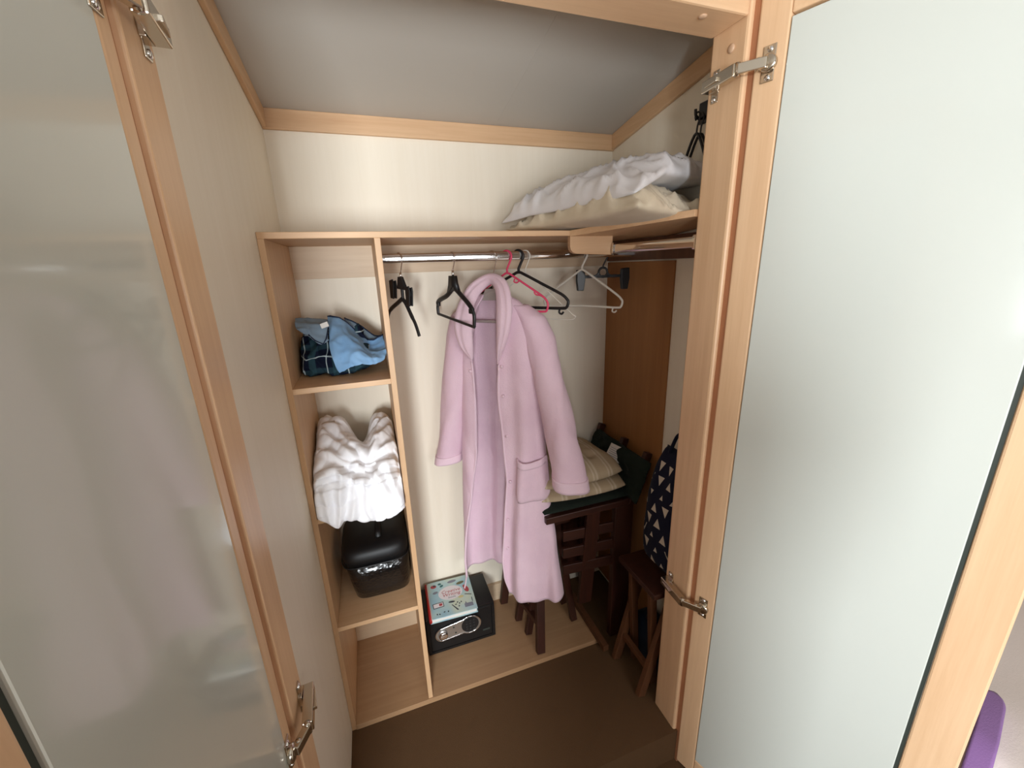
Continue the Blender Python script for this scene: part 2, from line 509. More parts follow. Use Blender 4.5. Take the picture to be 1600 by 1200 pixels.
struct('wall_side_east', box(B(), 2.75, 2.79, -3.34, -0.78, -0.14, 2.4), room_wall, 'bedroom wall beyond the bed', 'wall')
struct('ceiling_room', box(B(), -1.79, 2.79, -3.38, -0.78, 2.4, 2.44), ceil_mat, 'off-white bedroom ceiling', 'ceiling')

# ------------------------------------------------------------------ doors
def make_door(name, label, hinge, d, n, hinge_zs, jx, jyr, r1=0.074, r2=0.499, r3=0.582):
    """d: direction from hinge to free edge (horizontal), n: normal of the inner face, into the opening"""
    h = Vector((hinge[0], hinge[1], 0)); d = Vector((d[0], d[1], 0)).normalized(); n = Vector((n[0], n[1], 0)).normalized()
    r = thing(name, label, 'door', (hinge[0], hinge[1], 0.0), kind='structure')
    th = 0.022
    def part(nm, a, b, z0, z1, t0, t1, mt, bev=0.0, par=r):
        return obj(nm, fbox(B(), h, d, n, Z, a, b, t0, t1, z0, z1), mt, par, bevel=bev)
    part('stile', 0.012, r1, -0.125, 2.13, -th, 0, jamb_z, 0.004)
    part('stile', r2+0.007, r3, -0.125, 2.13, -th, 0, jamb_z, 0.004)
    part('rail', r1, r2+0.007, 2.066, 2.13, -th, 0, jamb_x, 0.003)
    part('rail', r1, r2+0.007, -0.125, -0.05, -th, 0, jamb_x, 0.003)
    part('panel', r1+0.0015, r2, -0.047, 2.060, -th+0.004, 0.0005, door_white, 0.002)
    part('seal', r2, r2+0.0065, -0.049, 2.063, -th+0.004, -0.004, gap_dark)
    for z in hinge_zs:
        # cup flange sits on the door stile
        c = h + d*0.043 + Z*z
        hg = None
        # arm: channel from jamb plate to the cup
        j = Vector((jx, jyr[0], z)); jn = Vector((1 if n.x > 0 else -1, 0, 0))
        a0 = j + jn*0.018; a1 = Vector((jx, jyr[1], z)) + jn*0.026
        c1 = c + n*0.012
        bm = B()
        beam(bm, a0, a1, 0.020, 0.025)
        beam(bm, a1, c1, 0.014, 0.021)
        hg = obj('hinge', bm, nickel, r, bevel=0.002)
        t = (a1-a0).normalized()
        # raised arm cover and side cheeks
        bm = B(); beam(bm, a0+jn*0.006+t*0.012, a0+jn*0.010+t*0.055, 0.012, 0.008); obj('arm_cover', bm, nickel, hg, bevel=0.001)
        bm = B(); cyl(bm, a1-Z*0.013, a1+Z*0.013, 0.006, 12); obj('pivot_pin', bm, nickel, hg, True)
        bm = B(); cyl(bm, a1+(c1-a1)*0.7-Z*0.011, a1+(c1-a1)*0.7+Z*0.011, 0.005, 12); obj('pivot_pin', bm, nickel, hg, True)
        # mounting plate with two wings on the jamb
        ya, yb = jyr[0]-0.012*0, jyr[0]-0.030
        bm = B(); box(bm, min(jx, jx+jn.x*0.009), max(jx, jx+jn.x*0.009), min(ya, yb), max(ya, yb), z-0.012, z+0.012)
        box(bm, min(jx, jx+jn.x*0.003), max(jx, jx+jn.x*0.003), min(ya, yb)+0.004, max(ya, yb)-0.006, z-0.034, z+0.034)
        obj('mounting_plate', bm, nickel, hg, bevel=0.002)
        for sz in (-0.026, 0.026):
            q = Vector((jx, (ya+yb)/2+0.001, z+sz))
            bm = B(); tube(bm, [q+jn*0.002, q+jn*0.0045, q+jn*0.006], [0.006, 0.006, 0.003], 12); obj('screw', bm, chrome, hg, True)
        # cup and its flange
        bm = B(); fbox(bm, c, d, n, Z, -0.014, 0.012, 0.0, 0.003, -0.034, 0.034)
        obj('cup_flange', bm, nickel, hg, bevel=0.0015)
        bm = B(); tube(bm, [c+n*0.002, c+n*0.010, c+n*0.012], [0.0165, 0.0165, 0.013], 20); obj('cup', bm, nickel, hg, True)
        for sz in (-0.026, 0.026):
            q = c + Z*sz
            bm = B(); tube(bm, [q+n*0.002, q+n*0.0045, q+n*0.006], [0.006, 0.006, 0.003], 12); obj('screw', bm, chrome, hg, True)
    return r
make_door('door_1', 'open left wardrobe door with glossy white panel reflecting the shelves', (0.0, -0.90), (-0.0454, -0.99897), (0.99897, -0.0454), (1.915, 0.735), 0.002, (-0.815, -0.905), 0.044, 0.392, 0.468)
make_door('door_2', 'open right wardrobe door with bright white panel and oak edge', (1.085, -0.79), (0.3239, -0.9461), (-0.9461, -0.3239), (1.99, 0.575), XJ, (-0.690, -0.790))

# ------------------------------------------------------------------ shelving
un_ = thing('shelf_unit', 'oak-veneer shelf unit with four open compartments along the back wall', 'shelf unit', (0.14, -0.19, 0.0))
obj('side_panel', box(B(), 0.0005, T, -D1, -0.0005, 0.0, H-T), oak_z, un_, bevel=0.001)
obj('divider_panel', box(B(), W1, W1+T, -D1, -0.0005, ZP, H-T), oak_z, un_, bevel=0.001)
for z in (S1, S2, S3):
    obj('shelf', box(B(), T, W1, -D1, -0.0005, z-T, z), oak_x, un_, bevel=0.001)
obj('top_board', box(B(), 0.0005, W-0.0005, -D1, -0.0005, H-T, H), oak_x, un_, bevel=0.001)
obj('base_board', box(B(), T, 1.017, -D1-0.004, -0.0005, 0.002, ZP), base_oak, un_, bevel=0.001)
obj('back_rail', box(B(), T, W1, -0.018, -0.0005, 1.578, H-T), pale_x, un_, bevel=0.001)
obj('back_rail', box(B(), W1+T, W-0.02, -0.018, -0.0005, 1.588, H-T), pale_x, un_, bevel=0.001)
obj('back_rail', box(B(), T, W1, -0.018, -0.0005, ZP, 0.115), pale_x, un_, bevel=0.001)
obj('back_rail', box(B(), W1+T, 1.0, -0.018, -0.0005, ZP, 0.115), pale_x, un_, bevel=0.001)
obj('end_batten', box(B(), 1.0, 1.024, -0.45, -0.02, ZP+0.0005, 0.052), mid_wood, un_, bevel=0.001)

cs = thing('corner_shelf', 'oak shelf along the right wall, under the two pillows', 'shelf', (1.05, -0.53, H-T))
bm = B()
ft_ = [(0.863, -D1-0.0005, H), (W-0.0005, -D1-0.0005, H), (W-0.0005, -0.679, H+0.026), (1.074, -0.679, H+0.026)]
lo = [bm.verts.new((x, y, z-0.018)) for x, y, z in ft_]; hi = [bm.verts.new(q) for q in ft_]
bm.faces.new(lo); bm.faces.new(hi)
for k in range(4): bm.faces.new((lo[k], lo[(k+1) % 4], hi[(k+1) % 4], hi[k]))
obj('shelf_board', bm, oak_y, cs, bevel=0.001)
pts = [(0.864, H-T), (0.864, 1.652), (0.867, 1.642), (0.874, 1.634), (0.884, 1.630), (1.018, 1.624), (1.018, H-T)]
obj('bracket', prism(B(), pts, (0, 0, 0), X, Z, Y, -D1-0.002, -D1+0.016), oak_x, cs, bevel=0.0015)

def oval_rail(name, a, b, label):
    a = Vector(a); b = Vector(b)
    r = thing(name, label, 'clothes rail', (a+b)*0.5)
    t = (b-a).normalized(); s = t.cross(Z)
    n = 28; ring = []
    for k in range(n):
        an = 2*math.pi*k/n
        ring.append((0.0085*math.copysign(abs(math.cos(an))**0.35, math.cos(an)), 0.0145*math.copysign(abs(math.sin(an))**0.8, math.sin(an))))
    bm = B(); prism(bm, ring, a, s, Z, t, 0, (b-a).length)
    o = obj('tube', bm, chrome, r, True)
    md = o.modifiers.new('es', 'EDGE_SPLIT'); md.split_angle = math.radians(50)
    for p_, sg in ((a, 1), (b, -1)):
        bm = B(); prism(bm, [(x*1.6, z*1.35) for x, z in ring], p_, s, Z, t*sg, 0, 0.006); obj('end_socket', bm, chrome, r)
    return r
RY, RZ = -0.20, 1.634
oval_rail('hanging_rail', (W1+T, RY, RZ), (W-0.001, RY, RZ), 'long chrome rail carrying the hangers, under the back shelf')
oval_rail('hanging_rail', (1.024, -D1-0.004, 1.642), (1.090, YJ+0.001, 1.645), 'short chrome rail under the right-hand shelf, empty')

# ------------------------------------------------------------------ hangers
class Frame:
    def __init__(s, x, yaw, y=RY):
        s.o = Vector((x, y, 0)); a = math.radians(yaw)
        s.u = Vector((math.cos(a), math.sin(a), 0)); s.n = Vector((s.u.y, -s.u.x, 0))
    def __call__(s, a, z, v=0.0):
        return s.o + s.u*a + s.n*v + Z*z
def hook_pts(F, zn, r=0.0195, z0=RZ-0.003, side=-1, lean=0.0):
    """from the neck up and over the rail"""
    pts = [F(lean, zn), F(lean*0.5, zn+(z0-0.03-zn)*0.5)]
    for k in range(0, 15):
        an = math.radians(-35 + k*17)
        pts.append(F(side*(-r)*math.cos(an), z0 + r*math.sin(an)))
    return [pts[0], pts[1]] + pts[2:]
HG = 'hangers on the long rail'
# black hanger with clips, next to the divider
F = Frame(0.352, -65)
hg = thing('clip_hanger', 'black plastic hanger with two clips, next to the shelf divider', 'hanger', F(0, 1.39), HG)
bm = B(); tube(bm, hook_pts(F, 1.575), 0.0017, 8); obj('hook', bm, chrome, hg, True)
bm = B(); cyl(bm, F(0, 1.572), F(0, 1.592), 0.0035, 12); obj('ferrule', bm, chrome, hg, True)
bm = B(); prism(bm, [(-0.012, 1.578), (0.006, 1.578), (0.020, 1.552), (0.030, 1.535), (-0.030, 1.540), (-0.020, 1.552)], F.o, F.u, Z, F.n, -0.006, 0.006)
prism(bm, [(-0.006, 1.545), (0.004, 1.545), (0.004, 1.498), (-0.006, 1.498)], F.o, F.u, Z, F.n, -0.004, 0.004); obj('crosspiece', bm, black_plastic, hg, bevel=0.002)
for s_, z0 in ((-0.058, 1.566), (0.040, 1.545)):
    bm = B()
    prism(bm, [(s_-0.010, z0), (s_+0.012, z0+0.004), (s_+0.016, z0-0.012), (s_+0.008, z0-0.060), (s_-0.012, z0-0.058)], F.o, F.u, Z, F.n, 0.003, 0.008)
    prism(bm, [(s_-0.010, z0-0.004), (s_+0.012, z0), (s_+0.014, z0-0.014), (s_+0.006, z0-0.060), (s_-0.012, z0-0.058)], F.o, F.u, Z, F.n, -0.008, -0.003)
    fbox(bm, F(s_, z0-0.02), F.u, F.n, Z, -0.008, 0.008, -0.0035, 0.0035, -0.008, 0.008)
    obj('clip', bm, black_plastic, hg, bevel=0.0015)
bm = B()
for pts in ([(-0.004, 1.508), (-0.04, 1.492), (-0.085, 1.472), (-0.11, 1.452), (-0.125, 1.42)], [(-0.004, 1.508), (0.015, 1.492), (0.042, 1.455), (0.062, 1.428), (0.078, 1.392)]):
    tube(bm, spline([F(a, z) for a, z in pts], 5), [0.0075]*12+[0.0065]*9, 10, flat=0.7)
obj('arms', bm, black_plastic, hg, True)

# black trouser hanger
F = Frame(0.522, -70)
hg = thing('trouser_hanger', 'black plastic hanger with closed trouser bar, left of the gown', 'hanger', F(0, 1.41), HG)
bm = B(); tube(bm, hook_pts(F, 1.58), 0.0017, 8); obj('hook', bm, chrome, hg, True)
bm = B(); cyl(bm, F(0, 1.572), F(0, 1.592), 0.004, 12); obj('ferrule', bm, chrome, hg, True)
bm = B()
L_ = [(-0.004, 1.535), (-0.05, 1.507), (-0.108, 1.487), (-0.121, 1.468), (-0.121, 1.440)]
R_ = [(0.004, 1.535), (0.045, 1.510), (0.092, 1.479), (0.112, 1.452), (0.110, 1.412)]
for pts in (L_, R_):
    tube(bm, spline([F(a, z) for a, z in pts], 6), [0.0085]*16+[0.0065]*9, 10, flat=0.8)
prism(bm, [(-0.020, 1.574), (0.016, 1.574), (0.020, 1.550), (0.034, 1.520), (0.0, 1.526), (-0.040, 1.515), (-0.026, 1.545)], F.o, F.u, Z, F.n, -0.006, 0.006)
obj('shoulders', bm, black_plastic, hg, True)
bm = B(); beam(bm, F(-0.124, 1.440), F(0.113, 1.411), 0.007, 0.009); obj('trouser_bar', bm, black_plastic, hg, bevel=0.002)
for q in ((-0.112, 1.476), (0.100, 1.462)):
    bm = B(); fbox(bm, F(q[0], q[1]), F.u, F.n, Z, -0.012, 0.006, -0.005, 0.005, -0.008, 0.008); obj('strap_notch', bm, black_plastic, hg, bevel=0.002)

def tube_hanger(name, label, F, mt, rr, neck, outline, extras=(), hook_r=None, group=HG):
    hg = thing(name, label, 'hanger', F(0, min(z for a, z in outline)), group)
    bm = B(); tube(bm, hook_pts(F, neck), hook_r or rr, 8); obj('hook', bm, mt, hg, True)
    bm = B(); tube(bm, spline([F(a, z) for a, z in outline], 6, True), rr, 8, closed=True); obj('frame', bm, mt, hg, True)
    for e in extras:
        bm = B(); tube(bm, spline([F(a, z) for a, z in e], 5), rr*0.7, 8); obj('strap_hook', bm, mt, hg, True)
    return hg
def outline(hw, z_apex, z_sh, z_bar, bot):
    """triangular hanger outline with rounded shoulders"""
    h = [(0.0, z_apex), (hw*0.15, z_apex-(z_apex-z_sh)*0.13), (hw*0.5, z_apex-(z_apex-z_sh)*0.52), (hw*0.86, z_sh+0.006), (hw*0.97, z_sh-0.010), (hw, (z_sh+z_bar)/2), (hw*0.97, z_bar+0.004), (hw*0.88, z_bar), (hw*0.5, z_bar+(bot)*0.5)]
    return h + [(0.0, z_bar+bot)] + [(-a, z) for a, z in reversed(h[1:])]
F = Frame(0.714, -50)
tube_hanger('plastic_hanger', 'bright pink plastic hanger half hidden behind the gown', F, pink_plastic, 0.0038, 1.578, outline(0.157, 1.576, 1.493, 1.446, 0.0),
            [[(0.030, 1.556), (0.027, 1.546), (0.038, 1.543), (0.046, 1.548)], [(0.105, 1.512), (0.112, 1.503), (0.128, 1.500), (0.138, 1.496)]])
F = Frame(0.757, -50)
tube_hanger('plastic_hanger', 'thick black tubular hanger just right of the gown collar', F, black_plastic, 0.0052, 1.578, outline(0.189, 1.577, 1.497, 1.455, 0.0),
            [[(0.158, 1.452), (0.156, 1.441), (0.165, 1.436), (0.172, 1.443)]])
F = Frame(0.783, -52, RY)
tube_hanger('wire_hanger', 'thin white wire hanger hanging lowest, behind the black tubular one', F, cream_wire, 0.0018, 1.575, outline(0.195, 1.572, 1.440, 1.415, 0.0))
F = Frame(1.008, -50)
tube_hanger('plastic_hanger', 'large white plastic hanger below the shelf bracket', F, white_plastic, 0.0042, 1.578, outline(0.156, 1.577, 1.482, 1.441, 0.004),
            [[(0.122, 1.439), (0.120, 1.428), (0.129, 1.424), (0.136, 1.431)]])

F = Frame(1.098, -12)
hg = thing('skirt_hanger', 'black skirt hanger with ring centre and two clips, in the dark corner', 'hanger', F(0, 1.49), HG)
bm = B(); tube(bm, hook_pts(F, 1.578), 0.003, 8); obj('hook', bm, black_plastic, hg, True)
bm = B(); tube(bm, [F(0.017*math.cos(k*math.pi/12), 1.565+0.017*math.sin(k*math.pi/12)) for k in range(24)], 0.0045, 8, closed=True); obj('ring', bm, black_plastic, hg, True)
bm = B(); prism(bm, [(-0.085, 1.556), (-0.030, 1.556), (-0.014, 1.568), (-0.018, 1.546), (0.018, 1.546), (0.014, 1.568), (0.030, 1.556), (0.085, 1.556), (0.085, 1.545), (-0.085, 1.545)], F.o, F.u, Z, F.n, -0.004, 0.004); obj('bar', bm, black_plastic, hg, bevel=0.001)
for s_ in (-0.088, 0.086):
    bm = B()
    for v0, v1 in ((0.004, 0.010), (-0.010, -0.004)):
        prism(bm, [(s_-0.015, 1.576), (s_+0.015, 1.580), (s_+0.017, 1.540), (s_+0.011, 1.500), (s_-0.011, 1.500), (s_-0.016, 1.540)], F.o, F.u, Z, F.n, v0, v1)
    fbox(bm, F(s_, 1.55), F.u, F.n, Z, -0.012, 0.012, -0.0045, 0.0045, -0.012, 0.012)
    obj('clip', bm, black_plastic, hg, bevel=0.002)

# bundle of dark hangers hooked on the right wall, seen past the jamb
hk = thing('wall_hook', 'black coat hook on the right wall, just visible beside the door post', 'hook', (W-0.0005, -0.505, 2.01))
obj('back_plate', box(B(), W-0.012, W-0.0005, -0.535, -0.480, 1.985, 2.042), black_plastic, hk, bevel=0.003)
bm = B(); tube(bm, spline([(W-0.010, -0.508, 2.0), (W-0.03, -0.508, 1.992), (W-0.045, -0.508, 2.0), (W-0.048, -0.508, 2.016)], 5), 0.004, 8); obj('peg', bm, black_plastic, hk, True)
for i, (dx, lab) in enumerate(((0.018, 'dark hanger on the wall hook, nearest the wall'), (0.032, 'dark hanger on the wall hook, in front of the other'))):
    x0 = W-dx-0.006
    hg = thing('plastic_hanger', lab, 'hanger', (x0, -0.508, 1.85), 'hangers on the wall hook')
    bm = B(); tube(bm, spline([(x0, -0.508+0.006, 1.990), (x0, -0.508+0.010, 2.002), (x0, -0.508, 2.010), (x0, -0.518, 1.998), (x0, -0.510, 1.975), (x0, -0.508, 1.955)], 5), 0.0025, 8); obj('hook', bm, black_plastic, hg, True)
    z0 = 1.955
    pr_ = [(0, z0), (0.035, z0-0.055), (0.046-i*0.006, z0-0.085), (0.036, z0-0.103), (0, z0-0.108), (-0.036, z0-0.103), (-0.046, z0-0.085), (-0.035, z0-0.055)]
    bm = B(); tube(bm, spline([(x0, -0.508+a, z) for a, z in pr_], 5, True), 0.0042, 8, closed=True); obj('frame', bm, black_plastic, hg, True)

# ------------------------------------------------------------------ dressing gown
GF = Frame(0.66, -40)
WL = [(0.30, -0.168), (0.37, -0.164), (0.60, -0.160), (0.84, -0.158), (1.04, -0.150), (1.27, -0.138), (1.38, -0.138), (1.44, -0.125), (1.475, -0.095), (1.505, -0.05)]
WR = [(0.30, 0.262), (0.56, 0.228), (0.73, 0.200), (0.94, 0.180), (1.19, 0.170), (1.375, 0.160), (1.44, 0.135), (1.475, 0.10), (1.505, 0.05)]
LE = [(0.30, -0.150), (0.40, -0.150), (0.507, -0.140), (0.73, -0.103), (0.907, -0.079), (1.12, -0.069), (1.31, -0.076), (1.45, -0.055), (1.505, -0.03)]
RE = [(0.30, 0.055), (0.40, 0.036), (0.484, 0.030), (0.64, 0.040), (0.816, 0.052), (0.977, 0.039), (1.13, 0.028), (1.30, 0.034), (1.45, 0.04), (1.505, 0.03)]
DB = [(0.30, 0.075), (0.7, 0.070), (1.1, 0.062), (1.35, 0.055), (1.45, 0.042), (1.505, 0.02)]
def gown_v(s, z, th):
    wl, wr = interp(WL, z), interp(WR, z); c = (wl+wr)/2; w = (wr-wl)/2
    b_ = interp(DB, z)
    v = b_*math.copysign(abs(math.sin(th))**0.75, math.sin(th))
    A = max(0.0, min(1.0, (1.38-z)/0.9))
    sh = abs(math.sin(th))**0.5
    v += A*0.014*math.sin(s*46 + 1.1 + 1.3*math.sin(z*2.2))*sh
    v += (0.25+0.75*A)*0.007*math.sin(s*88 - 2.0*z + 2.2*nz(s, z, 0, 3, 4))*sh
    v += 0.010*(abs(nz(s*3.0+z*0.5, z*0.7, th*0.1, 3.2, 7))**0.7-0.35)*sh
    v += 0.004*nz(s, z, th*0.05, 9.0, 2)
    f = max(0.0, min(1.0, (0.9-z)/0.5))
    if v < 0: v *= 1-0.75*f*max(0.0, min(1.0, (s+0.02)/0.12))
    return v + 0.030*f
def gown_pt(s, z, front=True, dv=0.0):
    wl, wr = interp(WL, z), interp(WR, z); c = (wl+wr)/2; w = (wr-wl)/2
    th = math.acos(max(-1, min(1, (s-c)/w)))
    if not front: th = -th
    return GF(s, z, gown_v(s, z, th)+dv)
def hem_z(th, k):
    return 0.0
def gown_body(i, j):
    z = 1.505 + (0.315-1.505)*j
    wl, wr = interp(WL, z), interp(WR, z); c = (wl+wr)/2; w = (wr-wl)/2
    thr = math.acos(max(-1, min(1, (interp(RE, z)-c)/w)))
    thl = math.acos(max(-1, min(1, (interp(LE, z)-c)/w)))
    th = thr + (-2*math.pi + thl - thr)*i
    s = c + w*math.cos(th)
    # slightly uneven hem: higher at the back
    if j > 0.8:
        z += (j-0.8)/0.2*(0.035*(0.5-0.5*math.sin(th)) + 0.004*math.sin(s*17))
    return GF(s, z, gown_v(s, z, th))
gw = thing('dressing_gown', 'lilac fleece dressing gown hanging open on the rail', 'dressing gown', GF(0, 0.315))
bm = B(); grid(bm, gown_body, 150, 110); obj('body', bm, fleece, gw, True, solid=0.006)
# hem band stitched round the bottom
def sleeve(nm, rows, cuff_h):
    """rows: (z, centre s, half width, half depth, v)"""
    def fn(i, j):
        k = j*(len(rows)-1); a = min(int(k), len(rows)-2); t = k-a
        R_ = [rows[a][q]+(rows[a+1][q]-rows[a][q])*t for q in range(5)]
        th = 2*math.pi*i
        z, c, hw, hd, v = R_
        wob = 0.0035*math.sin(th*3+z*10)*min(1, j*2) + 0.012*(abs(nz(c+hw*math.cos(th), z*0.5, hd*math.sin(th), 11, 5))**0.7-0.3)*min(1, j*3)
        tilt = -0.25*(c/abs(c))*hw*math.cos(th)*(1 if z < 1.0 else 0.2)*0.35
        return GF(c+(hw+wob)*math.cos(th), z+tilt, v+(hd+wob)*math.sin(th))
    bm = B(); V = grid(bm, fn, 40, 60, True)
    bm.faces.new(V[0])
    o = obj(nm, bm, fleece, gw, True, solid=0.005)
    def fn2(i, j):
        p_ = fn(i, 1.0-cuff_h*(1-j)); q = fn(i, 1.0)
        z, c, hw, hd, v = rows[-1]
        th = 2*math.pi*i
        return p_ + GF.u*math.cos(th)*0.004 + GF.n*math.sin(th)*0.004
    bm = B(); grid(bm, fn2, 40, 6, True); obj('cuff', bm, fleece_in, o, True, solid=0.004)
sleeve('sleeve', [(1.468, -0.090, 0.030, 0.028, 0.0), (1.43, -0.122, 0.046, 0.045, 0.0), (1.36, -0.140, 0.048, 0.05, 0.0), (1.25, -0.158, 0.048, 0.05, 0.005), (1.12, -0.178, 0.050, 0.05, 0.01), (1.0, -0.198, 0.050, 0.05, 0.012), (0.90, -0.217, 0.050, 0.052, 0.014), (0.842, -0.226, 0.049, 0.055, 0.015)], 0.08)
sleeve('sleeve', [(1.468, 0.095, 0.032, 0.028, 0.0), (1.43, 0.138, 0.046, 0.045, 0.0), (1.36, 0.166, 0.052, 0.05, 0.0), (1.25, 0.198, 0.050, 0.05, 0.015), (1.12, 0.228, 0.052, 0.05, 0.025), (1.0, 0.252, 0.055, 0.05, 0.03), (0.90, 0.271, 0.058, 0.05, 0.032), (0.815, 0.284, 0.062, 0.052, 0.033)], 0.075)
# shawl collar: a soft flattened roll from front edge round the neck to the other front edge
OUT = [(-0.066, 1.280), (-0.104, 1.330), (-0.122, 1.40), (-0.108, 1.475), (-0.070, 1.544), (0.0, 1.578), (0.064, 1.552), (0.092, 1.480), (0.088, 1.40), (0.064, 1.330), (0.034, 1.272)]
INN = [(-0.062, 1.285), (-0.054, 1.335), (-0.052, 1.40), (-0.048, 1.465), (-0.032, 1.512), (0.0, 1.540), (0.024, 1.520), (0.036, 1.465), (0.038, 1.40), (0.036, 1.330), (0.032, 1.272)]
VV = [0.062, 0.074, 0.074, 0.062, 0.036, 0.018, 0.036, 0.062, 0.074, 0.074, 0.062]
oc = spline([(a, z, v) for (a, z), v in zip(OUT, VV)], 7); ic = spline([(a, z, v) for (a, z), v in zip(INN, VV)], 7)
def collar_fn(i, j):
    k = int(round(j*(len(oc)-1)))
    o_, n_ = oc[k], ic[k]; c = (o_+n_)/2; h = (o_-n_)/2
    th = 2*math.pi*i
    e = min(1.0, 10*j, 10*(1-j))
    tk = 0.006 + 0.012*e
    fold = -0.011*math.exp(-((math.cos(th)-0.30)/0.10)**2)*e if math.sin(th) > 0 else 0
    p_ = c + h*math.cos(th)
    return GF(p_.x, p_.y, p_.z + math.sin(th)*tk + fold + 0.002*nz(p_.x, p_.y, 0, 20, 1))
bm = B(); V = grid(bm, collar_fn, 28, len(oc), True); bm.faces.new(V[0]); bm.faces.new(V[-1]); obj('collar', bm, fleece_in, gw, True)
# inner neck facing behind the collar
# patch pocket on the right front
def pocket_fn(i, j):
    s = 0.092 + (0.098+0.016*j)*i; z = 0.918 - 0.170*j - 0.012*math.sin(i*math.pi)*(1-j)
    rnd = max(0, j-0.8)/0.2
    s += rnd*rnd*0.012*(0.5-i)*2
    bul = 0.010*math.sin(i*math.pi)**0.6*(1-0.7*j) + 0.006
    edge = min(i, 1-i, 1-j)*12
    return gown_pt(s, z, True, 0.002 + bul*min(1, edge) )
bm = B(); grid(bm, pocket_fn, 26, 26); pk = obj('pocket', bm, fleece, gw, True, solid=0.005)
bm = B(); grid(bm, lambda i, j: pocket_fn(i, j*0.16) + GF.n*0.003, 26, 5); obj('pocket_band', bm, fleece_in, pk, True, solid=0.004)
# front edges
for tab, sg in ((RE, 1), (LE, -1)):
    bm = B(); tube(bm, [gown_pt(interp(tab, z)+sg*0.002, z, True, 0.002) for z in [0.325+(1.27-0.325)*k/50 for k in range(51)]], 0.0045, 8); obj('front_edge', bm, fleece_in, gw, True)
for s, z in ((0.046, 1.262), (0.048, 1.155), (0.056, 1.00), (0.066, 0.82), (0.054, 0.66), (0.048, 0.53), (-0.084, 1.235)):
    c = gown_pt(s, z, True, 0.003); bm = B(); tube(bm, [c, c+GF.n*0.004, c+GF.n*0.006], [0.0065, 0.006, 0.003], 14); obj('snap_button', bm, white_plastic if False else fleece_in, gw, True)
# loose belt end hanging from the left edge
bm = B(); tube(bm, spline([GF(-0.150, 0.60, 0.05), GF(-0.157, 0.45, 0.052), GF(-0.160, 0.33, 0.055), GF(-0.172, 0.27, 0.05), GF(-0.178, 0.245, 0.05)], 6), 0.006, 8, flat=0.45); obj('belt_end', bm, fleece_in, gw, True)
# its hanger
hg = thing('coat_hanger', 'pale clear plastic hanger with chrome hook inside the lilac gown', 'hanger', GF(0, 1.405), HG)
bm = B(); tube(bm, hook_pts(GF, 1.525), 0.0019, 8); obj('hook', bm, chrome, hg, True)
bm = B(); tube(bm, spline([GF(-0.13, 1.425), GF(-0.08, 1.47), GF(0, 1.515), GF(0.08, 1.47), GF(0.13, 1.425)], 8), 0.008, 8, flat=0.5); obj('shoulders', bm, clear_plastic, hg, True)
bm = B(); prism(bm, [(-0.03, 1.525), (0.03, 1.525), (0.045, 1.485), (-0.045, 1.485)], GF.o, GF.u, Z, GF.n, -0.003, 0.003); obj('neck_plate', bm, clear_plastic, hg, bevel=0.002)
bm = B(); tube(bm, [GF(-0.115, 1.412), GF(0.115, 1.408)], 0.0055, 8); obj('trouser_bar', bm, clear_plastic, hg, True)

# ------------------------------------------------------------------ pillows on the corner shelf
def pillow(name, label, c, L_, W_, Tk, rot, mt, seed, sag=0.0, wrk=0.012, group=None, flatb=0.25, zfun=None, edge=0.012):
    a = math.radians(rot); ux = Vector((math.cos(a), math.sin(a), 0)); uy = Vector((-math.sin(a), math.cos(a), 0))
    c = Vector(c)
    bm = B(); n = 72
    def P(i, j, top):
        x = (i*2-1); y = (j*2-1)
        ex = (1-abs(x)**2.6); ey = (1-abs(y)**2.6)
        t = max(0, ex*ey)**0.42
        sx = x*(1-0.06*(1-abs(y)**2)*abs(x)**4); sy = y*(1-0.05*(1-abs(x)**2)*abs(y)**4)
        X_ = sx*W_/2; Y_ = sy*L_/2
        # wrinkles run in from the edges
        e = 1-min(1-abs(x), 1-abs(y))
        w_ = (ridge(X_, Y_, 0, 11, seed, 5)-0.5)*wrk*0.9 + (ridge(X_*1.0+0.02*nz(X_, Y_, 0, 10, seed), Y_*0.45, 3, 26, seed+3, 4)-0.45)*wrk*e**2
        w_ += nz(X_, Y_, 0, 5, seed+8)*wrk*1.3
        if top: z = Tk*(1-flatb)*t + w_*min(1, t*2.2)
        else: z = -Tk*flatb*t
        p_ = c + ux*X_ + uy*Y_ + Z*(Tk*flatb + z)
        if zfun: p_.z += zfun(x, y)
        return p_
    V0 = grid(bm, lambda i, j: P(i, j, True), n, n)
    V1 = grid(bm, lambda i, j: P(i, j, False), n, n)
    bmesh.ops.remove_doubles(bm, verts=bm.verts[:], dist=0.0008)
    o = obj(name, bm, mt, None, True, origin=(c.x, c.y, c.z))
    tag(o, label, 'pillow', group)
    return o
pillow('pillow', 'cream cotton pillow lying flat on the right-hand shelf', (1.008, -0.355, H+0.001), 0.62, 0.40, 0.106, 13, cream_cotton, 3, wrk=0.024, group='pillows on the shelf', zfun=lambda x, y: 0.0)
def sagz(x, y):
    return -0.066*max(0, -x-0.30)/0.70 - 0.03*max(0, y-0.5)
pillow('pillow', 'white crumpled pillow on top of the cream pillow', (1.010, -0.325, H+0.106), 0.60, 0.41, 0.088, 16, white_satin, 11, wrk=0.022, group='pillows on the shelf', zfun=sagz)

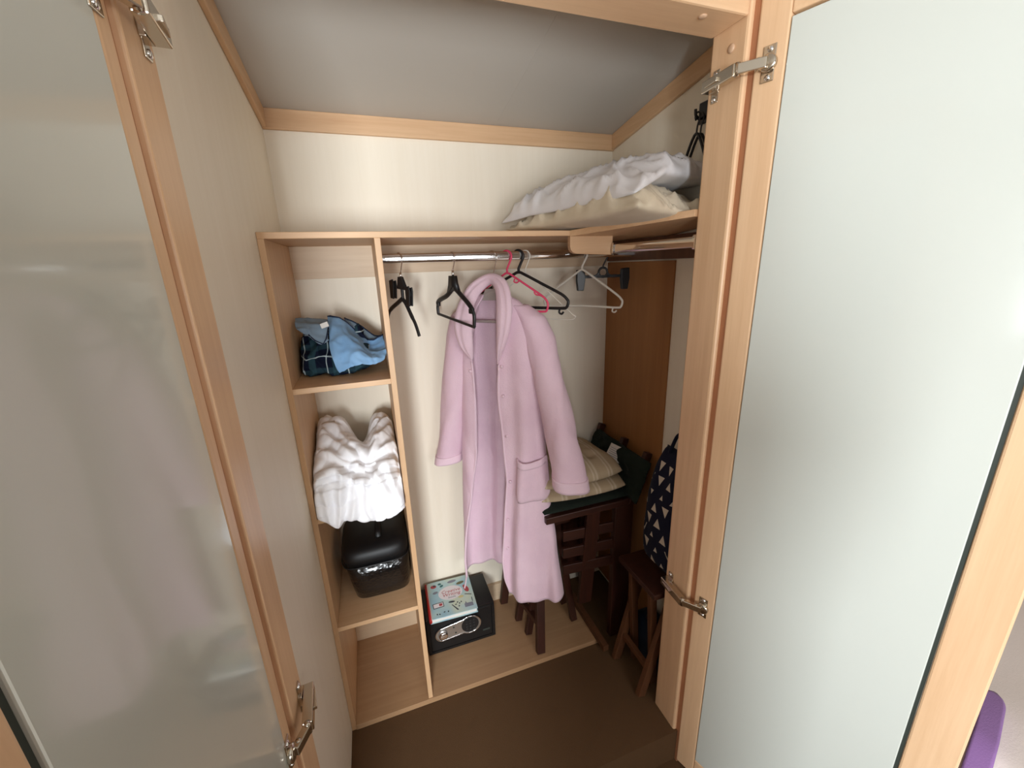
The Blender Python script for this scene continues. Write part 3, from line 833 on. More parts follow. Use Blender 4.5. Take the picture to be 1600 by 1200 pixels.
# ------------------------------------------------------------------ bundles on the shelves
def bundle(name, label, cat, x0, x1, prof, mt, seed, wr_amp, nx=90, k=10, shape=None, taper=0.12, parent=None):
    """soft bundle lofted along x: prof = closed yz profile; shape(x01, p) may move points"""
    pr_ = spline([(0, y, z) for y, z in prof], k, True); n = len(pr_)
    cy = sum(p.y for p in pr_)/n; cz = sum(p.z for p in pr_)/n
    bm = B()
    def fn(i, j):
        p_ = pr_[int(round(i*n)) % n].copy()
        t = 1-abs(2*j-1)
        e = min(1.0, t/taper); sc = math.sqrt(max(0.0, 1-(1-e)**2))
        sc = 0.35 + 0.65*sc
        x = x0 + (x1-x0)*j
        q = Vector((x, cy+(p_.y-cy)*sc, cz+(p_.z-cz)*sc))
        d = Vector((0, p_.y-cy, p_.z-cz)).normalized()
        w_ = wr_amp*((ridge(q.x, q.y, q.z, 9, seed, 4)-0.5)*0.9 + (ridge(q.x+0.03*nz(q.x, q.y, q.z, 8, seed), q.y, q.z, 19, seed+2, 5)-0.35)*0.7 + nz(q.x, q.y, q.z, 6, seed+4)*0.6)
        q += d*w_
        if shape: q = shape(j, q, p_)
        return q
    V = grid(bm, fn, n, nx, True); bm.faces.new(V[0]); bm.faces.new(V[-1])
    if parent: return obj(name, bm, mt, parent, True)
    o = obj(name, bm, mt, None, True, origin=((x0+x1)/2, cy, min(p.z for p in pr_)))
    return tag(o, label, cat)

def crease(x, y, z, sc, seed):
    """sharp valleys between soft pillows of cloth"""
    a = abs(nz(x+0.04*nz(x, y, z, 7, seed+5), y+0.04*nz(y, z, x, 7, seed+6), z, sc, seed))
    return a**0.6
def linen_fn(i, j):
    """i round the profile (back bottom, top, front, underside), j across the shelf"""
    x = 0.0185 + (0.2755-0.0185)*j
    e = min(1.0, min(j, 1-j)/0.16); rnd = math.sqrt(max(0.0, 1-(1-e)**2))
    k = i*len(LPS); a = int(k) % len(LPS); p_ = LPS[a]
    y, z = p_.y, p_.z
    back = max(0.0, min(1.0, (y+0.33)/0.22)); top = max(0.0, min(1.0, (z-0.90)/0.10))
    valley = math.exp(-((x-0.168+0.10*(y+0.2))/(0.022+0.020*back))**2)
    lobe = -0.018*max(0.0, (x-0.17)/0.1)*back
    z += top*(lobe - (0.012+0.115*back**1.3)*valley)
    z = 0.90 + (z-0.90)*(0.72+0.28*rnd) if z > 0.90 else z
    y = -0.22 + (y+0.22)*(0.88+0.12*rnd)
    fr_ = max(0.0, min(1.0, (-0.30-y)/0.08)); low = max(0.0, min(1.0, (0.97-z)/0.08))
    tips = 0.026*math.exp(-((x-0.075)/0.022)**2) + 0.040*math.exp(-((x-0.180)/0.060)**2) - 0.008
    q = Vector((x, y - fr_*low*0.016, z - fr_*low*tips))
    d = Vector((0, p_.y+0.22, p_.z-0.95)).normalized()
    w_ = 0.040*(crease(q.x, q.y, q.z, 6.0, 5)-0.42) + 0.014*(crease(q.x, q.y*1.2, q.z, 13, 8)-0.42) + 0.003*(crease(q.x, q.y, q.z, 30, 3)-0.42)
    # folds drawn as soft ridges along curves on the cloth (x across the shelf, c along the profile)
    c_ = i*12.0
    for pts_, amp_, wd_ in LINEN_FOLDS:
        best = 9.0
        for (xa, ca), (xb, cb) in zip(pts_, pts_[1:]):
            ax_, ac_, bx_, bc_ = xa, ca*0.055, xb, cb*0.055
            vx, vc = bx_-ax_, bc_-ac_
            t_ = max(0.0, min(1.0, ((x-ax_)*vx+(c_*0.055-ac_)*vc)/(vx*vx+vc*vc)))
            best = min(best, math.hypot(x-ax_-vx*t_, c_*0.055-ac_-vc*t_))
        if best < 0.05: w_ += max(0.0, min(1.0, (9.2-c_)/0.9))*amp_*(math.exp(-(best/wd_)**2) - 0.45*math.exp(-((best-1.9*wd_)/wd_)**2))
    q += d*w_
    q.x += 0.008*nz(q.x, q.y, q.z, 14, 2)*(1-abs(2*j-1))
    if q.y > -0.389: q.x = min(max(q.x, 0.0175), 0.2765)
    if q.y > -0.389 and q.z < S2+0.0015: q.z = S2+0.0015
    q.y = min(q.y, -0.021)
    return q
LINEN_FOLDS = [([(.03, 6.5), (.085, 6.2), (.125, 6.7), (.165, 6.95), (.21, 6.3), (.26, 6.15)], .015, .011),
    ([(.10, 6.5), (.09, 7.6), (.078, 9.0)], .012, .010), ([(.14, 6.9), (.128, 7.8), (.115, 8.9)], .010, .009), ([(.17, 7.1), (.168, 8.0), (.18, 8.9)], .011, .010),
    ([(.20, 6.6), (.225, 7.5), (.268, 8.3)], .013, .011), ([(.24, 6.5), (.25, 7.4), (.268, 8.0)], .008, .008), ([(.05, 7.0), (.055, 8.0), (.06, 9.0)], .008, .009),
    ([(.045, 4.0), (.10, 4.8), (.15, 6.2)], .011, .011), ([(.03, 5.0), (.085, 5.5), (.13, 6.2)], .010, .010), ([(.03, 3.3), (.09, 3.8), (.13, 4.9)], .008, .010),
    ([(.262, 4.0), (.215, 4.9), (.178, 6.2)], .011, .011), ([(.268, 5.1), (.225, 5.6), (.19, 6.2)], .010, .009), ([(.265, 3.2), (.225, 3.9), (.205, 4.7)], .008, .009)]
LPS = spline([(0, y, z) for y, z in [(-0.05, 0.884), (-0.040, 0.98), (-0.062, 1.090), (-0.12, 1.118), (-0.20, 1.095), (-0.28, 1.070), (-0.345, 1.030), (-0.395, 0.975), (-0.412, 0.915), (-0.402, 0.874), (-0.375, 0.886), (-0.20, 0.882)]], 18, True)
bm = B(); V = grid(bm, linen_fn, len(LPS), 130, True); bm.faces.new(V[0]); bm.faces.new(V[-1])
o_ = obj('folded_duvet', bm, white_cotton, None, True, origin=(0.147, -0.22, S2)); tag(o_, 'bundle of white bed linen bulging over the middle shelf', 'bed linen')

def plaid_shape(t, q, p_):
    q.z = max(q.z, S1+0.001); q.x = max(q.x, 0.0185)
    return q
PP_ = [(-0.06, 1.297), (-0.05, 1.37), (-0.08, 1.415), (-0.13, 1.418), (-0.18, 1.395), (-0.222, 1.36), (-0.258, 1.325), (-0.25, 1.297), (-0.15, 1.293)]
bundle('plaid_shirt', 'navy and green plaid shirt bundled on the top compartment shelf', 'shirt', 0.022, 0.232, PP_, plaid, 9, 0.026, nx=70, k=9, shape=plaid_shape, taper=0.3)

# light blue shirt thrown over the plaid one
bs = thing('blue_shirt', 'light blue shirt thrown over the plaid shirt', 'shirt', (0.18, -0.22, S1+0.002))
def patch(rows, nu, nv, amp, seed):
    G_ = [[at(*q) for q in r] for r in rows]
    R_ = [spline(r, nu) for r in G_]
    C_ = [spline([r[i] for r in R_], nv) for i in range(len(R_[0]))]
    bm = B()
    nuu, nvv = len(C_), len(C_[0])
    def fn(i, j):
        p_ = C_[int(round(i*(nuu-1)))][int(round(j*(nvv-1)))].copy()
        w_ = amp*((ridge(p_.x, p_.y, p_.z, 14, seed, 4)-0.4) + 0.5*(ridge(p_.x, p_.y, p_.z, 30, seed+1, 4)-0.4))
        return p_ + Vector((0, -0.7, 0.7))*w_
    grid(bm, fn, nuu, nvv)
    return bm, [fn(k/40, 0) for k in range(41)], [fn(0, k/40) for k in range(41)], [fn(1, k/40) for k in range(41)]
rows = [[(512, 496, -.150), (532, 500, -.150), (556, 517, -.155), (578, 533, -.160), (598, 525, -.165)],
        [(514, 518, -.215), (535, 520, -.225), (558, 531, -.215), (580, 546, -.205), (602, 540, -.215)],
        [(516, 546, -.270), (536, 547, -.282), (560, 548, -.282), (582, 556, -.268), (604, 549, -.255)],
        [(524, 571, -.298), (542, 570, -.306), (562, 564, -.304), (584, 565, -.290), (602, 559, -.272)],
        [(531, 582, -.302), (546, 576, -.310), (564, 569, -.308), (585, 569, -.294), (599, 563, -.277)]]
bm, e0, l0, r0 = patch(rows, 9, 9, 0.010, 4); obj('front_panel', bm, blue_cotton, bs, True, solid=0.004)
bm = B(); tube(bm, [p_+Vector((0, -0.003, 0.003)) for p_ in e0], 0.0022, 6); obj('piping', bm, navy_trim, bs, True)
rows = [[(461, 497, -.180), (474, 497, -.170), (492, 498, -.165), (513, 499, -.155)],
        [(462, 511, -.225), (476, 511, -.232), (493, 511, -.235), (513, 512, -.225)],
        [(466, 517, -.245), (480, 520, -.252), (494, 524, -.258), (512, 526, -.252)],
        [(484, 526, -.262), (490, 532, -.270), (502, 538, -.276), (513, 530, -.268)]]
bm, e1, l1, r1 = patch(rows, 8, 8, 0.009, 6); sl = obj('collar', bm, blue_inner, bs, True, solid=0.004)
bm = B(); tube(bm, [at(*q) for q in ((482, 523, -.268), (492, 532, -.276), (505, 538, -.282), (510, 528, -.280), (513, 512, -.25))], 0.002, 6); obj('piping', bm, navy_trim, bs, True)
rows = [[(538, 498, -.125), (562, 510, -.125), (584, 525, -.13), (602, 524, -.15)], [(546, 507, -.150), (564, 522, -.155), (582, 537, -.16), (603, 533, -.175)]]
bm, e2, l2, r2 = patch(rows, 8, 6, 0.006, 8); obj('button_band', bm, blue_inner, bs, True, solid=0.005)
bm = B(); tube(bm, [p_+Vector((0, -0.004, 0.004)) for p_ in e2], 0.002, 6); obj('piping', bm, navy_trim, bs, True)
o_ = at(507, 508, -.245); bm = B(); fbox(bm, o_, Vector((0.9, -0.3, 0.3)).normalized(), Vector((0.3, 0.9, 0)).normalized(), Vector((-0.2, -0.3, 0.93)).normalized(), -0.012, 0.012, -0.001, 0.001, -0.008, 0.008); obj('care_label', bm, paper_white, bs)

# black vanity case on the lower shelf
vc = thing('vanity_case', 'black glossy vanity case with zipped lid on the lower shelf', 'case', (0.165, -0.18, S3))
def rounded_box(bm, lev, n=48, ex=5.0):
    """lev: list of (z, x0, x1, y0, y1)"""
    rings = []
    for z, x0, x1, y0, y1 in lev:
        cx, cy, hx, hy = (x0+x1)/2, (y0+y1)/2, (x1-x0)/2, (y1-y0)/2
        rings.append([bm.verts.new((cx+hx*math.copysign(abs(math.cos(2*math.pi*k/n))**(2/ex), math.cos(2*math.pi*k/n)), cy+hy*math.copysign(abs(math.sin(2*math.pi*k/n))**(2/ex), math.sin(2*math.pi*k/n)), z)) for k in range(n)])
    for A_, C_ in zip(rings, rings[1:]):
        for k in range(n): bm.faces.new((A_[k], A_[(k+1) % n], C_[(k+1) % n], C_[k]))
    bm.faces.new(rings[0]); bm.faces.new(rings[-1])
    return bm
bm = rounded_box(B(), [(S3+0.001, 0.078, 0.262, -0.280, -0.06), (S3+0.006, 0.070, 0.268, -0.288, -0.05), (0.50, 0.064, 0.271, -0.292, -0.045), (0.56, 0.056, 0.273, -0.298, -0.042), (0.612, 0.050, 0.274, -0.300, -0.04)]); obj('body', bm, croc, vc, True)
bm = rounded_box(B(), [(0.613, 0.046, 0.275, -0.304, -0.036), (0.640, 0.044, 0.275, -0.305, -0.036), (0.658, 0.047, 0.2745, -0.302, -0.038), (0.670, 0.056, 0.270, -0.292, -0.045), (0.678, 0.075, 0.255, -0.270, -0.06), (0.684, 0.12, 0.21, -0.21, -0.10)], ex=4.5); obj('lid', bm, black_satin, vc, True)
bm = B(); tube(bm, [Vector((0.16+0.117*math.copysign(abs(math.cos(a))**0.42, math.cos(a)), -0.17+0.1365*math.copysign(abs(math.sin(a))**0.42, math.sin(a)), 0.613)) for a in [2*math.pi*k/64 for k in range(64)]], 0.003, 6, closed=True); obj('zip', bm, black_plastic, vc, True)
bm = B(); tube(bm, spline([(0.175, -0.245, 0.676), (0.175, -0.232, 0.694), (0.176, -0.19, 0.702), (0.178, -0.13, 0.702), (0.179, -0.10, 0.694), (0.18, -0.085, 0.678)], 6), 0.011, 8, flat=0.45, ref=X); obj('handle', bm, black_satin, vc, True)
bm = B(); cyl(bm, (0.177, -0.120, 0.702), (0.177, -0.120, 0.709), 0.004, 12); obj('rivet', bm, chrome, vc, True)

# ------------------------------------------------------------------ safe and book
SX0, SX1, SY0, SY1, SZ1 = 0.3075, 0.600, -0.205, -0.020, 0.204
sf = thing('safe', 'small black electronic safe on the base board, under the book', 'safe', ((SX0+SX1)/2, -0.11, ZP))
obj('body', box(B(), SX0, SX1, SY0+0.006, SY1, ZP+0.0005, SZ1), safe_black, sf, bevel=0.002)
bm = B(); box(bm, SX0, SX1, SY0, SY0+0.006, ZP+0.0005, ZP+0.012); box(bm, SX0, SX1, SY0, SY0+0.006, SZ1-0.012, SZ1); box(bm, SX0, SX0+0.012, SY0, SY0+0.006, ZP+0.012, SZ1-0.012); box(bm, SX1-0.012, SX1, SY0, SY0+0.006, ZP+0.012, SZ1-0.012)
obj('front_rim', bm, safe_black, sf)
dr = obj('door', box(B(), SX0+0.0135, SX1-0.0135, SY0+0.0015, SY0+0.007, ZP+0.0135, SZ1-0.0135), safe_black, sf, bevel=0.001)
# control panel: knob end and keypad end joined by a waist
kc, pc = (0.372, 0.117), (0.489, 0.128)
def outline_panel(gr):
    pts = []
    r1, r2 = 0.031+gr, 0.042+gr
    for k in range(13):
        a = math.radians(100 + k*160/12); pts.append((kc[0]+r1*math.cos(a), kc[1]+r1*math.sin(a)))
    for k in range(21):
        a = math.radians(-128 + k*256/20); pts.append((pc[0]+r2*1.08*math.cos(a), pc[1]+r2*math.sin(a)))
    return pts
YS = SY0
F_ = lambda y: Vector((0, y, 0))
op = outline_panel(0)
bm = B(); prism(bm, op, F_(0), X, Z, Y, YS-0.004, YS+0.0015); cp = obj('control_panel', bm, safe_silver, dr, bevel=0.001)
bm = B(); tube(bm, [Vector((x, YS-0.004, z)) for x, z in outline_panel(0.0005)], 0.0028, 8, closed=True); obj('panel_rim', bm, chrome, sf, True)
bm = B(); tube(bm, [(kc[0], YS-0.004, kc[1]), (kc[0], YS-0.016, kc[1]), (kc[0], YS-0.018, kc[1])], [0.020, 0.018, 0.012], 24); obj('knob', bm, chrome, sf, True)
bm = B(); tube(bm, [(pc[0], YS-0.003, pc[1]), (pc[0], YS-0.0055, pc[1])], 0.0375, 36); obj('keypad', bm, black_plastic, sf)
digits = ['1', '2', '3', '4', '5', '6', '7', '8', '9', '*', '0', '#']
for k in range(12):
    cx_, cz_ = pc[0]-0.016+0.016*(k % 3), pc[1]+0.0225-0.015*(k//3)
    ky = obj('key', fbox(B(), (cx_, YS-0.0055, cz_), X, Y, Z, -0.0055, 0.0055, -0.0015, 0.0, -0.005, 0.005), black_plastic, sf, bevel=0.0006)
    obj('digit', text_bm(digits[k], 0.009, (cx_, YS-0.0071, cz_-0.003), X, Z, -Y, 0.0001), key_grey, ky)
for q in ((0.418, 0.138), (0.425, 0.108)):
    bm = B(); tube(bm, [(q[0], YS-0.004, q[1]), (q[0], YS-0.0055, q[1])], 0.0035, 12); obj('indicator_light', bm, gap_dark, sf)
obj('badge', fbox(B(), (0.560, YS, 0.070), X, Y, Z, -0.016, 0.016, 0.0, 0.0016, -0.004, 0.004), gap_dark, sf, bevel=0.0005)

bk = thing('book', 'pale blue illustrated hardback with red spine lying on the safe', 'book', (0.42, -0.11, SZ1))
BX0, BX1, BY0, BY1, BZ0, BZ1 = 0.332, 0.523, -0.232, -0.022, SZ1+0.0005, SZ1+0.022
ba = math.radians(-2.0); bx = Vector((math.cos(ba), math.sin(ba), 0)); by = Vector((-math.sin(ba), math.cos(ba), 0)); bo = Vector((0.326, -0.226, 0))
LX, LY = 0.196, 0.206
def bbox(nm, x0, x1, y0, y1, z0, z1, mt, par=bk, bev=0.0):
    return obj(nm, fbox(B(), bo, bx, by, Z, x0, x1, y0, y1, z0, z1), mt, par, bevel=bev)
bbox('pages', 0.004, LX-0.004, 0.004, LY-0.004, BZ0+0.0025, BZ1-0.0025, paper_white)
bbox('back_cover', 0.0, LX, 0, LY, BZ0, BZ0+0.0024, cover)
fc = bbox('front_cover', 0.008, LX, 0, LY, BZ1-0.0024, BZ1, cover)
bm = B(); tube(bm, [bo+bx*0.0+by*0.0005+Z*((BZ0+BZ1)/2), bo+by*(LY-0.0005)+Z*((BZ0+BZ1)/2)], (BZ1-BZ0)/2, 16, flat=0.55, ref=Z); obj('spine', bm, red_cover, bk, True)
def flat_poly(nm, pts, mt, h=0.0003, z=BZ1):
    bm = B(); prism(bm, pts, bo+Z*z, bx, by, Z, 0, h); return obj(nm, bm, mt, fc)
def ellipse(cx_, cy_, rx, ry, n=28, ph=0.0):
    c, s = math.cos(ph), math.sin(ph)
    return [(cx_+rx*math.cos(a)*c-ry*math.sin(a)*s, cy_+rx*math.cos(a)*s+ry*math.sin(a)*c) for a in [2*math.pi*k/n for k in range(n)]]
def rectp(cx_, cy_, w_, h_, ph=0.0):
    c, s = math.cos(ph), math.sin(ph)
    return [(cx_+x*c-y*s, cy_+x*s+y*c) for x, y in ((-w_/2, -h_/2), (w_/2, -h_/2), (w_/2, h_/2), (-w_/2, h_/2))]
flat_poly('title_oval', ellipse(0.100, 0.122, 0.053, 0.040), ink_white)
for tx, sz, yy, mt_ in (('Creative', 0.024, 0.124, ink_red), ('Writing', 0.025, 0.104, ink_red), ('book', 0.016, 0.090, ink_grey)):
    obj('title', text_bm(tx, sz, bo+bx*0.102+by*yy+Z*(BZ1+0.0004), bx, by, Z, 0.0001, shear=0.2), mt_, fc)
# printed pictures
flat_poly('picture', rectp(0.040, 0.066, 0.046, 0.028, 0.06), ink_dark)
flat_poly('picture', rectp(0.040, 0.066, 0.040, 0.021, 0.06), ink_white, 0.0005)
flat_poly('picture', rectp(0.050, 0.067, 0.013, 0.013, 0.06), ink_red, 0.0007)
flat_poly('picture', ellipse(0.170, 0.122, 0.010, 0.020, 16, 0.25), ink_red)
flat_poly('picture', ellipse(0.164, 0.140, 0.007, 0.008, 12), ink_red, 0.0004)
flat_poly('picture', ellipse(0.150, 0.166, 0.018, 0.008, 16, 0.2), ink('olive', 110, 104, 70))
flat_poly('picture', ellipse(0.115, 0.186, 0.020, 0.008, 16, 0.1), ink_grey)
flat_poly('picture', ellipse(0.060, 0.186, 0.008, 0.006, 12), ink_teal)
flat_poly('picture', ellipse(0.067, 0.172, 0.009, 0.006, 12, 0.6), ink_teal)
flat_poly('picture', ellipse(0.032, 0.178, 0.013, 0.010, 12), ink_red)
flat_poly('picture', ellipse(0.036, 0.182, 0.006, 0.005, 10), ink_dark, 0.0005)
flat_poly('picture', rectp(0.172, 0.088, 0.030, 0.0035, -0.35), ink_dark)
flat_poly('picture', rectp(0.165, 0.030, 0.036, 0.020, 0.0), ink_grey)
flat_poly('picture', [(0.150, 0.040), (0.158, 0.040), (0.154, 0.052)], ink_grey)
flat_poly('picture', rectp(0.183, 0.055, 0.003, 0.024), ink_dark)
flat_poly('picture', [(0.094, 0.052), (0.114, 0.016), (0.120, 0.018), (0.097, 0.053)], ink_dark)
flat_poly('picture', ellipse(0.097, 0.068, 0.014, 0.005, 14, -0.1), ink_dark)
for q in ((0.120, 0.058), (0.128, 0.050), (0.112, 0.048), (0.136, 0.056), (0.124, 0.036), (0.076, 0.022), (0.060, 0.024), (0.040, 0.018), (0.030, 0.020)):
    flat_poly('picture', ellipse(q[0], q[1], 0.0042, 0.0028, 10, q[0]*60), ink_dark)
flat_poly('picture', ellipse(0.036, 0.140, 0.012, 0.007, 12, 0.2), ink_grey)
flat_poly('picture', ellipse(0.140, 0.084, 0.012, 0.007, 14), ink_yel)

# ------------------------------------------------------------------ chairs, cushions and clutter on the right
ch = thing('wooden_chair', 'dark wooden chair with green seat pad, facing left under the striped cushions', 'chair', (0.93, -0.2, ZP))
ZS = 0.655
def leg(par, a, b, w_, d_, mt=dark_wood):
    bm = B(); beam(bm, a, b, w_, d_, up=(0, 1, 0)); return obj('leg', bm, mt, par, bevel=0.003)
leg(ch, (0.752, -0.356, ZP), (0.812, -0.215, ZS), 0.036, 0.026)
leg(ch, (0.690, -0.045, ZP), (0.770, -0.060, ZS), 0.036, 0.026)
leg(ch, (1.118, -0.366, 0.001), (1.120, -0.366, ZS), 0.085, 0.028)
leg(ch, (1.125, -0.052, 0.001), (1.120, -0.052, ZS), 0.050, 0.028)
obj('seat_frame', box(B(), 0.775, 1.165, -0.380, -0.030, ZS, ZS+0.028), dark_wood_x, ch, bevel=0.003)
for z in (0.56, 0.48, 0.40):
    bm = B(); beam(bm, (0.86, -0.345, z), (1.09, -0.362, z), 0.014, 0.046); obj('side_slat', bm, dark_wood_x, ch, bevel=0.002)
bm = B(); beam(bm, (0.985, -0.362, 0.653), (0.965, -0.340, 0.20), 0.060, 0.018, up=(0, 1, 0)); obj('brace', bm, dark_wood, ch, bevel=0.002)
obj('added_dark_panel', box(B(), 0.93, 1.16, -0.030, -0.022, 0.12, 0.64), dark_wood, ch, bevel=0.002)  # added to hide the bright back wall and darken the gap below the seat
bm = B(); beam(bm, (0.763, -0.335, 0.14), (0.715, -0.06, 0.14), 0.02, 0.022); obj('stretcher', bm, dark_wood, ch)
for y in (-0.372, -0.215, -0.030):
    bm = B(); beam(bm, (1.150, y, ZS), (1.222, y, 0.868), 0.030, 0.024, up=(0, 1, 0)); obj('back_post', bm, dark_wood, ch, bevel=0.003)
# green canvas cover slung over the back and on the seat
def pad_bm(c, ux, uy, un, L1, L2, tk, amp, seed, n=40):
    bm = B(); c = Vector(c)
    def P(i, j, top):
        x, y = i*2-1, j*2-1
        t = max(0, (1-abs(x)**5)*(1-abs(y)**5))**0.5
        w_ = amp*(nz(x, y, 0, 2.2, seed)+0.6*(ridge(x, y, 0, 3.1, seed+1, 4)-0.4))
        return c + ux*(x*L1/2) + uy*(y*L2/2) + un*((tk/2*t if top else -tk/2*t) + (w_ if top else w_*0.3))
    grid(bm, lambda i, j: P(i, j, True), n, n); grid(bm, lambda i, j: P(i, j, False), n, n)
    bmesh.ops.remove_doubles(bm, verts=bm.verts[:], dist=0.0007)
    return bm
bk_u = Vector((0.30, 0, 0.95)).normalized(); bk_n = Vector((-0.95, 0, 0.30)).normalized()
bc_ = obj('back_cover', pad_bm((1.172, -0.222, 0.765), Vector((0, 1, 0)), bk_u, bk_n, 0.40, 0.175, 0.045, 0.012, 4), green_fabric, ch, True, label='dark green canvas back cover')
obj('seat_pad', pad_bm((0.955, -0.200, ZS+0.046), X, Y, Z, 0.375, 0.36, 0.034, 0.003, 6), green_fabric, ch, True, label='dark green seat pad')
bm = B(); n_ = Vector((-0.80, -0.25, 0.55)).normalized(); a_ = Vector((0.25, -0.9, -0.05)); a_ = (a_-n_*a_.dot(n_)).normalized(); b_ = n_.cross(a_)
lc = at(962, 708, -0.235)
def tag_fn(i, j): return lc + a_*((i-0.5)*0.085) + b_*((j-0.5)*0.065) + n_*(0.006*math.sin(i*math.pi)+0.0)
grid(bm, tag_fn, 12, 8); cl = obj('care_label', bm, paper_white, ch, True, solid=0.001, label='white paper care label')
for k in range(5):
    bm = B(); grid(bm, lambda i, j: tag_fn(0.12+0.7*i, 0.2+0.13*k+0.03*j) + n_*0.0012, 8, 2); obj('print_line', bm, ink_grey, cl, True)

st = thing('folding_stool', 'dark wooden stool nested under the chair, legs between its front legs', 'stool', (0.85, -0.2, ZP))
leg(st, (0.738, -0.250, ZP), (0.835, -0.235, 0.56), 0.030, 0.024)
leg(st, (0.722, -0.165, ZP), (0.825, -0.160, 0.56), 0.030, 0.024)
leg(st, (0.960, -0.255, ZP), (0.880, -0.240, 0.56), 0.030, 0.024)
leg(st, (0.960, -0.150, ZP), (0.880, -0.155, 0.56), 0.030, 0.024)
obj('seat_board', box(B(), 0.79, 0.93, -0.272, -0.130, 0.56, 0.582), dark_wood_x, st, bevel=0.003)
bm = B(); beam(bm, (0.770, -0.243, 0.2), (0.757, -0.163, 0.2), 0.016, 0.02); obj('stretcher', bm, dark_wood, st)

def cushion(label, c, L1, L2, tk, seed, rot, amp):
    a = math.radians(rot); ux = Vector((math.cos(a), math.sin(a), 0)); uy = Vector((-math.sin(a), math.cos(a), 0)); c = Vector(c)
    bm = B()
    def P(i, j, top):
        x, y = i*2-1, j*2-1
        t = max(0.0, (1-abs(x)**3.2)*(1-abs(y)**3.2))**0.5
        # round the corners of the square pad
        rr = 1-0.10*(x*x*y*y)
        tuft = -0.010*sum(math.exp(-(((x-tx)/0.13)**2+((y-ty)/0.13)**2)) for tx in (-0.4, 0.4) for ty in (-0.4, 0.4))
        w_ = amp*(nz(x, y, 0, 1.6, seed)+0.8*(crease(x, y, 0, 2.4, seed)-0.4)) + tuft*t
        h = tk*0.62*t + w_*min(1, 2*t) if top else -tk*0.38*t
        return c + ux*(x*rr*L1/2) + uy*(y*rr*L2/2) + Z*h
    grid(bm, lambda i, j: P(i, j, True), 52, 52); grid(bm, lambda i, j: P(i, j, False), 52, 52)
    bmesh.ops.remove_doubles(bm, verts=bm.verts[:], dist=0.0007)
    o = obj('striped_cushion', bm, stripe_mat, None, True, origin=c)
    return tag(o, label, 'cushion', 'striped seat cushions')
cushion('beige striped seat cushion, lower of the two on the chair', (0.955, -0.195, ZS+0.086), 0.40, 0.37, 0.060, 3, -2, 0.004)
cushion('beige striped seat cushion, upper of the two on the chair', (0.950, -0.185, ZS+0.138), 0.385, 0.36, 0.085, 8, 2, 0.006)

# navy bag with triangle print behind the right jamb
tb = thing('print_bag', 'navy fabric bag with cream triangle print behind the right door post', 'bag', (1.185, -0.55, 0.5))
NB = (1.176, -0.56, 0.74)
def bag_pt(i, j, front=True):
    x, y = i*2-1, j*2-1            # x along -y of the place, y up
    t = max(0, (1-abs(x)**4)*(1-abs(y)**4))**0.5
    q = Vector((NB[0], NB[1], NB[2])) + Vector((0, -1, 0))*(x*0.085*(1-0.25*max(0, y))) + Z*(y*0.24)
    q.x += (-0.045*t if front else 0.03*t) - 0.012*nz(x, y, 0, 1.5, 3)*t - 0.03*(0.5-0.5*y)*0.6
    if y > 0.2: q.y -= (y-0.2)*0.045
    return q
bm = B(); grid(bm, lambda i, j: bag_pt(i, j, True), 30, 40); grid(bm, lambda i, j: bag_pt(i, j, False), 30, 40)
bmesh.ops.remove_doubles(bm, verts=bm.verts[:], dist=0.0007); bo_ = obj('body', bm, navy_canvas, tb, True)
random.seed(3)
for r_ in range(8):
    for c_ in range(3):
        i0 = 0.14+0.30*c_+0.15*(r_ % 2)+random.uniform(-.02, .02); j0 = 0.08+0.112*r_+random.uniform(-.008, .008)
        if i0 > 0.9: continue
        sz = random.choice((0.075, 0.085, 0.045)); up_ = random.choice((-1, 1))
        bm = B()
        vs = [bag_pt(i0+dx*sz, j0+dy*sz*0.45) + Vector((-0.0012, -0.0004, 0)) for dx, dy in ((-1, -up_), (1, -up_), (0.1, up_))]
        lo = [bm.verts.new(v_) for v_ in vs]; hi = [bm.verts.new(v_+Vector((0.004, 0, 0))) for v_ in vs]
        bm.faces.new(lo); bm.faces.new(hi)
        for a in range(3): bm.faces.new((lo[a], lo[(a+1) % 3], hi[(a+1) % 3], hi[a]))
        obj('triangle', bm, tri_white, tb)
bm = B(); tube(bm, spline([bag_pt(0.3, 0.97), bag_pt(0.35, 1.0)+Z*0.05, bag_pt(0.6, 1.0)+Z*0.055, bag_pt(0.7, 0.97)], 6), 0.006, 8); obj('handle', bm, navy_canvas, tb, True)

# folded table of brown wood and a dark holdall standing on the carpet at the right
ft = thing('folding_table', 'folded brown wooden table leaning in the dark right corner', 'table', (1.12, -0.5, 0.0))
bm = B(); beam(bm, (1.045, -0.475, 0.004), (1.165, -0.470, 0.46), 0.032, 0.022, up=(0, 1, 0)); obj('leg', bm, mid_wood, ft, bevel=0.002)
bm = B(); beam(bm, (1.045, -0.640, 0.004), (1.165, -0.640, 0.46), 0.032, 0.022, up=(0, 1, 0)); obj('leg', bm, mid_wood, ft, bevel=0.002)
bm = B(); beam(bm, (1.120, -0.50, 0.004), (1.085, -0.50, 0.46), 0.028, 0.02, up=(0, 1, 0)); obj('cross_leg', bm, mid_wood, ft, bevel=0.002)
bm = B(); beam(bm, (1.120, -0.615, 0.004), (1.085, -0.615, 0.46), 0.028, 0.02, up=(0, 1, 0)); obj('cross_leg', bm, mid_wood, ft, bevel=0.002)
obj('table_top', box(B(), 1.055, 1.236, -0.665, -0.445, 0.462, 0.484), dark_wood, ft, bevel=0.003)
bm = B(); beam(bm, (1.075, -0.475, 0.12), (1.075, -0.640, 0.12), 0.018, 0.022); obj('stretcher', bm, mid_wood, ft)
hd = thing('holdall', 'dark navy holdall on the carpet behind the right door post', 'bag', (1.19, -0.55, 0.0))
